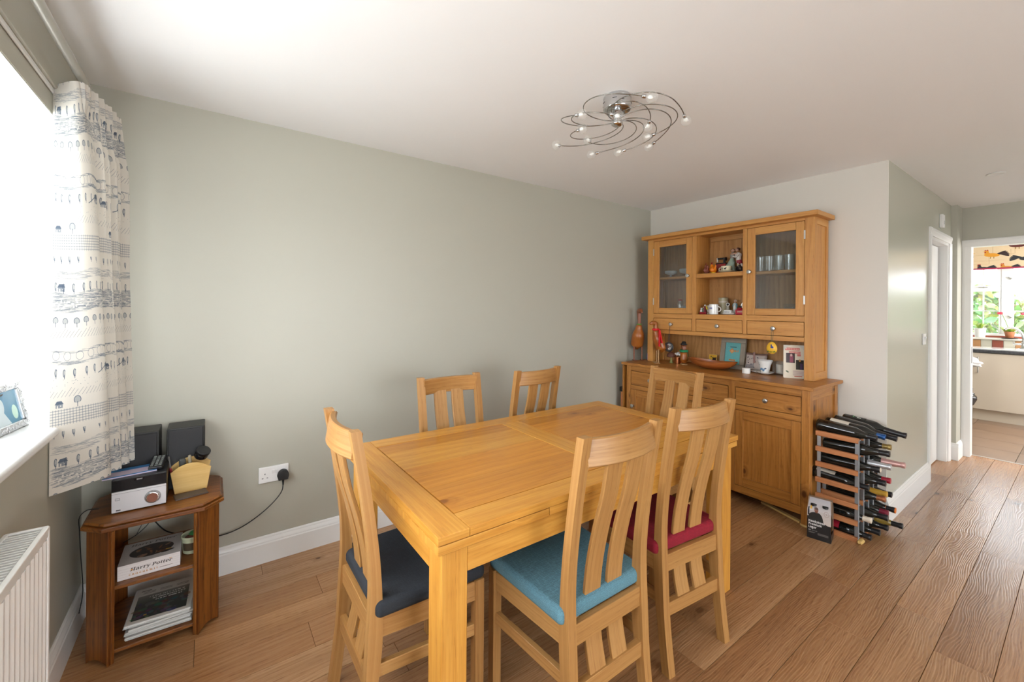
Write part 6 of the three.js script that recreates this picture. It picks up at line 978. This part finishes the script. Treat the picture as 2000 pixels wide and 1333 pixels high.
  // roman blind with cockerels
  {
    const map = canvasTex(1024, 300, (g, W, Hh) => {
      g.fillStyle = '#dcc4a0'; g.fillRect(0, 0, W, Hh); g.strokeStyle = 'rgba(170,140,105,.5)'; g.lineWidth = 3; for (let i = 0; i < 10; i++) { g.strokeRect(i * 110 + (i % 2) * 20, (i % 3) * 60, 110, 120); }
      const cock = (x, y, s, body, tail, flip) => { g.save(); g.translate(x, y); g.scale(flip ? -s : s, s); g.fillStyle = tail; for (let i = 0; i < 6; i++) { g.beginPath(); g.ellipse(46 + i * 3, -14 + i * 5, 34, 9, -0.7 + i * 0.28, 0, 7); g.fill(); } g.fillStyle = body; g.beginPath(); g.ellipse(0, 10, 40, 24, 0.15, 0, 7); g.fill(); g.beginPath(); g.moveTo(-36, 12); g.quadraticCurveTo(-42, -20, -34, -40); g.lineTo(-16, -36); g.quadraticCurveTo(-14, -12, 4, 0); g.fill(); g.beginPath(); g.arc(-27, -42, 11, 0, 7); g.fill(); g.fillStyle = '#a5231c'; g.beginPath(); g.moveTo(-40, -48); g.lineTo(-34, -64); g.lineTo(-28, -54); g.lineTo(-22, -66); g.lineTo(-16, -48); g.fill(); g.beginPath(); g.ellipse(-34, -30, 5, 8, 0, 0, 7); g.fill(); g.fillStyle = '#d39a2c'; g.beginPath(); g.moveTo(-38, -44); g.lineTo(-50, -38); g.lineTo(-37, -37); g.fill(); g.strokeStyle = '#8a6a2c'; g.lineWidth = 4; g.beginPath(); g.moveTo(-6, 32); g.lineTo(-8, 56); g.moveTo(10, 32); g.lineTo(10, 56); g.stroke(); g.restore(); };
      cock(70, 250, 0.7, '#d79a34', '#2e3438'); cock(210, 130, 1.0, '#2a2e33', '#22262a', true); cock(345, 115, 1.0, '#d8962e', '#3a2a28'); cock(520, 180, 1.0, '#2c3034', '#2a2c30', true); cock(470, 10, 1.0, '#5a2420', '#3a2a28'); cock(300, 285, 0.8, '#2e3438', '#2a2c30'); cock(420, 288, 0.8, '#c98a34', '#2a2c30'); cock(680, 120, 1.0, '#d8962e', '#3a2a28'); cock(840, 200, 1.0, '#2c3034', '#2a2c30', true);
    });
    const t = thing('roman_blind', 'cream roman blind printed with cockerels and edged in red over the kitchen window', 'blind', [KW + 0.02, 1.985, 2.12]);
    const s = new THREE.Shape(); s.moveTo(-0.006, 0); s.lineTo(-0.008, 0.1); s.lineTo(-0.02, 0.115); s.lineTo(-0.022, 0.2); s.lineTo(-0.03, 0.215); s.lineTo(-0.03, 0.31); s.lineTo(0.0, 0.31); s.lineTo(0, 0);
    const g = new THREE.ExtrudeGeometry(s, { depth: 1.8, bevelEnabled: false }), p = g.attributes.position, uv = g.attributes.uv; for (let i = 0; i < p.count; i++) uv.setXY(i, p.getZ(i) / 1.8, p.getY(i) / 0.31);
    part('fabric', T(g, 0, 0, -0.9), MP(0xffffff, 0.9, { map, transmission: 0.12, thickness: 0 }), t);
    part('red_edging', bb(-0.012, -0.012, -0.9, 0.001, 0.008, 0.9, 0.002), M(lin(0.36, 0.02, 0.07), 0.6), t);
  }
  const leafM = MP(lin(0.25, 0.42, 0.05), 0.6, { transmission: 0.4, thickness: 0, side: THREE.DoubleSide }), leafY = MP(lin(0.45, 0.5, 0.07), 0.6, { transmission: 0.4, thickness: 0, side: THREE.DoubleSide });
  const blade = (len, w, bend, lean) => { const g = new THREE.PlaneGeometry(w, len, 2, 8), p = g.attributes.position; for (let i = 0; i < p.count; i++) { const s = clamp((p.getY(i) + len / 2) / len), k = Math.sin(Math.PI * Math.pow(s, 0.7)) * 0.9 + 0.1 * (1 - s); p.setXYZ(i, p.getX(i) * k, s * len * (1 - 0.3 * s * bend), bend * len * s * s + lean * len * s + Math.abs(p.getX(i)) * 0.3); } g.computeVertexNormals(); return g; };
  {
    const t = thing('spider_plant', 'green leafy plant in a white pot on the kitchen window sill', 'plant', [KW - 0.02, 1.041, 1.725]);
    part('pot', lathe([[0, 0], [0.046, 0], [0.048, 0.004], [0.058, 0.12], [0.06, 0.124], [0.057, 0.126], [0.054, 0.12], [0.05, 0.1], [0, 0.1]], 30), white, t);
    for (let i = 0; i < 26; i++) part('leaf', T(blade(rr(0.08, 0.14), 0.022, rr(0.3, 0.8), rr(0, 0.5)), 0, 0.1, 0, 0, i * 2.4 + rr(0, 0.5), 0), i % 2 ? leafM : leafY, t);
  }
  {
    const t = thing('amaryllis_plant', 'plant with red flower heads in a terracotta pot on the kitchen window sill', 'plant', [KW - 0.03, 1.041, 1.99]);
    part('saucer', lathe([[0, 0], [0.07, 0], [0.078, 0.008], [0.076, 0.01], [0.066, 0.004], [0, 0.004]], 26), iron, t);
    part('pot', T(lathe([[0, 0], [0.034, 0], [0.046, 0.07], [0.05, 0.072], [0.05, 0.086], [0.045, 0.088], [0.043, 0.075], [0, 0.072]], 26), 0, 0.004, 0), M(lin(0.42, 0.15, 0.06), 0.7), t);
    for (let i = 0; i < 22; i++) part('leaf', T(blade(rr(0.07, 0.11), rr(0.03, 0.045), rr(0.5, 0.9), rr(0.2, 0.6)), rr(-0.02, 0.02), rr(0.05, 0.09), rr(-0.02, 0.02), 0, i * 2.4, 0), i % 3 ? leafY : leafM, t);
    for (const [z, y] of [[-0.07, 0.335], [0.1, 0.33]]) { const s = part('flower_stem', tube([[0, 0.08, 0], [0, 0.2, z * 0.4], [0, y, z]], 0.003, 20, 6), leafM, t); for (let i = 0; i < 5; i++) part('petal', T(ball(0.03, 0.45, 0.25, 1, 10), 0.01 * Math.sin(i * 1.26), y + 0.01 * Math.cos(i * 1.26), z + 0.016 * (z > 0 ? 1 : -1), 0.2 * Math.sin(i), i * 0.2, 0), M(lin(0.6, 0.03, 0.07), 0.5), s); }
  }
  {
    const t = thing('pedal_bin', 'cream pedal bin with a dark foot just inside the kitchen doorway', 'bin', [6.86, 0, 1.775]);
    part('body', lathe([[0, 0.05], [0.12, 0.05], [0.125, 0.06], [0.125, 0.6], [0, 0.6]], 30), M(lin(0.6, 0.55, 0.42), 0.35), t); part('foot', lathe([[0, 0], [0.132, 0], [0.135, 0.01], [0.132, 0.05], [0, 0.052]], 30), rubber, t); part('lid', lathe([[0, 0.6], [0.127, 0.6], [0.128, 0.62], [0.09, 0.655], [0, 0.665]], 30), silver, t);
    const b = thing('black_bin', 'tall black bin with a bunched bin liner in the kitchen', 'bin', [7.3, 0, 1.745]);
    part('body', lathe([[0, 0], [0.115, 0], [0.12, 0.01], [0.125, 0.55], [0, 0.56]], 28), M(lin(0.05, 0.04, 0.035), 0.3, { metalness: 0.3 }), b); part('lid', lathe([[0, 0.72], [0.1, 0.72], [0.105, 0.7], [0.1, 0.62], [0, 0.61]], 28), black, b);
    const lg = new THREE.SphereGeometry(0.15, 36, 24), p = lg.attributes.position; for (let i = 0; i < p.count; i++) { const v = V(p.getX(i), p.getY(i), p.getZ(i)), k = 1 + 0.12 * Math.sin(v.x * 60 + v.y * 40) * Math.cos(v.z * 70 - v.y * 30); p.setXYZ(i, v.x * k, v.y * 0.8 * k, v.z * k); } lg.computeVertexNormals();
    part('bin_liner', T(lg, 0, 0.43, 0.0), M(lin(0.02, 0.018, 0.018), 0.25), b);
    const c = thing('white_cloth', 'crumpled white cloth hanging beside the kitchen units', 'cloth', [8.415, 0.775, 1.66]); const cg = new THREE.SphereGeometry(0.08, 30, 20), q = cg.attributes.position; for (let i = 0; i < q.count; i++) { const v = V(q.getX(i), q.getY(i), q.getZ(i)), k = 1 + 0.14 * Math.sin(v.x * 90 + v.z * 60) + 0.1 * Math.sin(v.y * 120); q.setXYZ(i, v.x * k * 0.5, v.y * 0.8 * k - 0.35 * (v.z + 0.05), v.z * k * 1.9); } cg.computeVertexNormals(); part('cloth', cg, M(lin(0.75, 0.75, 0.76), 0.8), c);
  }
}
// ---------------------------------------------------------------- garden beyond the windows
struct('ground_outside', [bb(9.3, -0.3, -14, 30, -0.2, 18, 0), bb(-24, -0.3, -14, -0.44, -0.2, 18, 0)], M(lin(0.42, 0.42, 0.38), 1));
{
  const shape = blade2(), n = 7000, lm = MP(lin(0.3, 0.38, 0.2), 0.7, { transmission: 0.45, thickness: 0, side: THREE.DoubleSide });
  function blade2() { const g = new THREE.PlaneGeometry(0.07, 0.11, 2, 3), p = g.attributes.position; for (let i = 0; i < p.count; i++) { const s = (p.getY(i) + 0.055) / 0.11; p.setXYZ(i, p.getX(i) * Math.sin(Math.PI * clamp(s, 0.04, 0.96)), p.getY(i), 0.3 * Math.abs(p.getX(i)) - 0.1 * s * s * 0.1); } g.computeVertexNormals(); return g; }
  const im = new THREE.InstancedMesh(shape, lm, n); im.name = 'hedge_leaves'; im.userData = { kind: 'stuff', label: 'dense leafy garden hedge seen through the kitchen window', category: 'hedge' };
  const m = new THREE.Matrix4(), q = new THREE.Quaternion(), c = new THREE.Color();
  for (let i = 0; i < n; i++) {
    const z = rr(-1.5, 5.5), topY = 1.78 + 0.14 * Math.sin(z * 2.1) + 0.1 * Math.sin(z * 5.3), y = -0.2 + (topY + 0.2) * Math.sqrt(rnd());
    m.compose(V(12.2 + rr(-0.3, 0.3) + 0.25 * Math.sin(z * 3 + y * 4), y, z), q.setFromEuler(new THREE.Euler(rr(-1.2, 1.2), rr(0, 6.28), rr(0, 6.28))), V(1, 1, 1).multiplyScalar(rr(0.8, 1.7))); im.setMatrixAt(i, m); im.setColorAt(i, c.setRGB(rr(0.6, 1.5), rr(0.75, 1.3), rr(0.5, 1.3)));
  }
  im.castShadow = im.receiveShadow = true; scene.add(im);
}

const renderer = new THREE.WebGLRenderer({ antialias: true });
renderer.shadowMap.enabled = true;
renderer.toneMapping = THREE.LinearToneMapping; renderer.toneMappingExposure = EXPOSURE;
renderer.render(scene, camera);
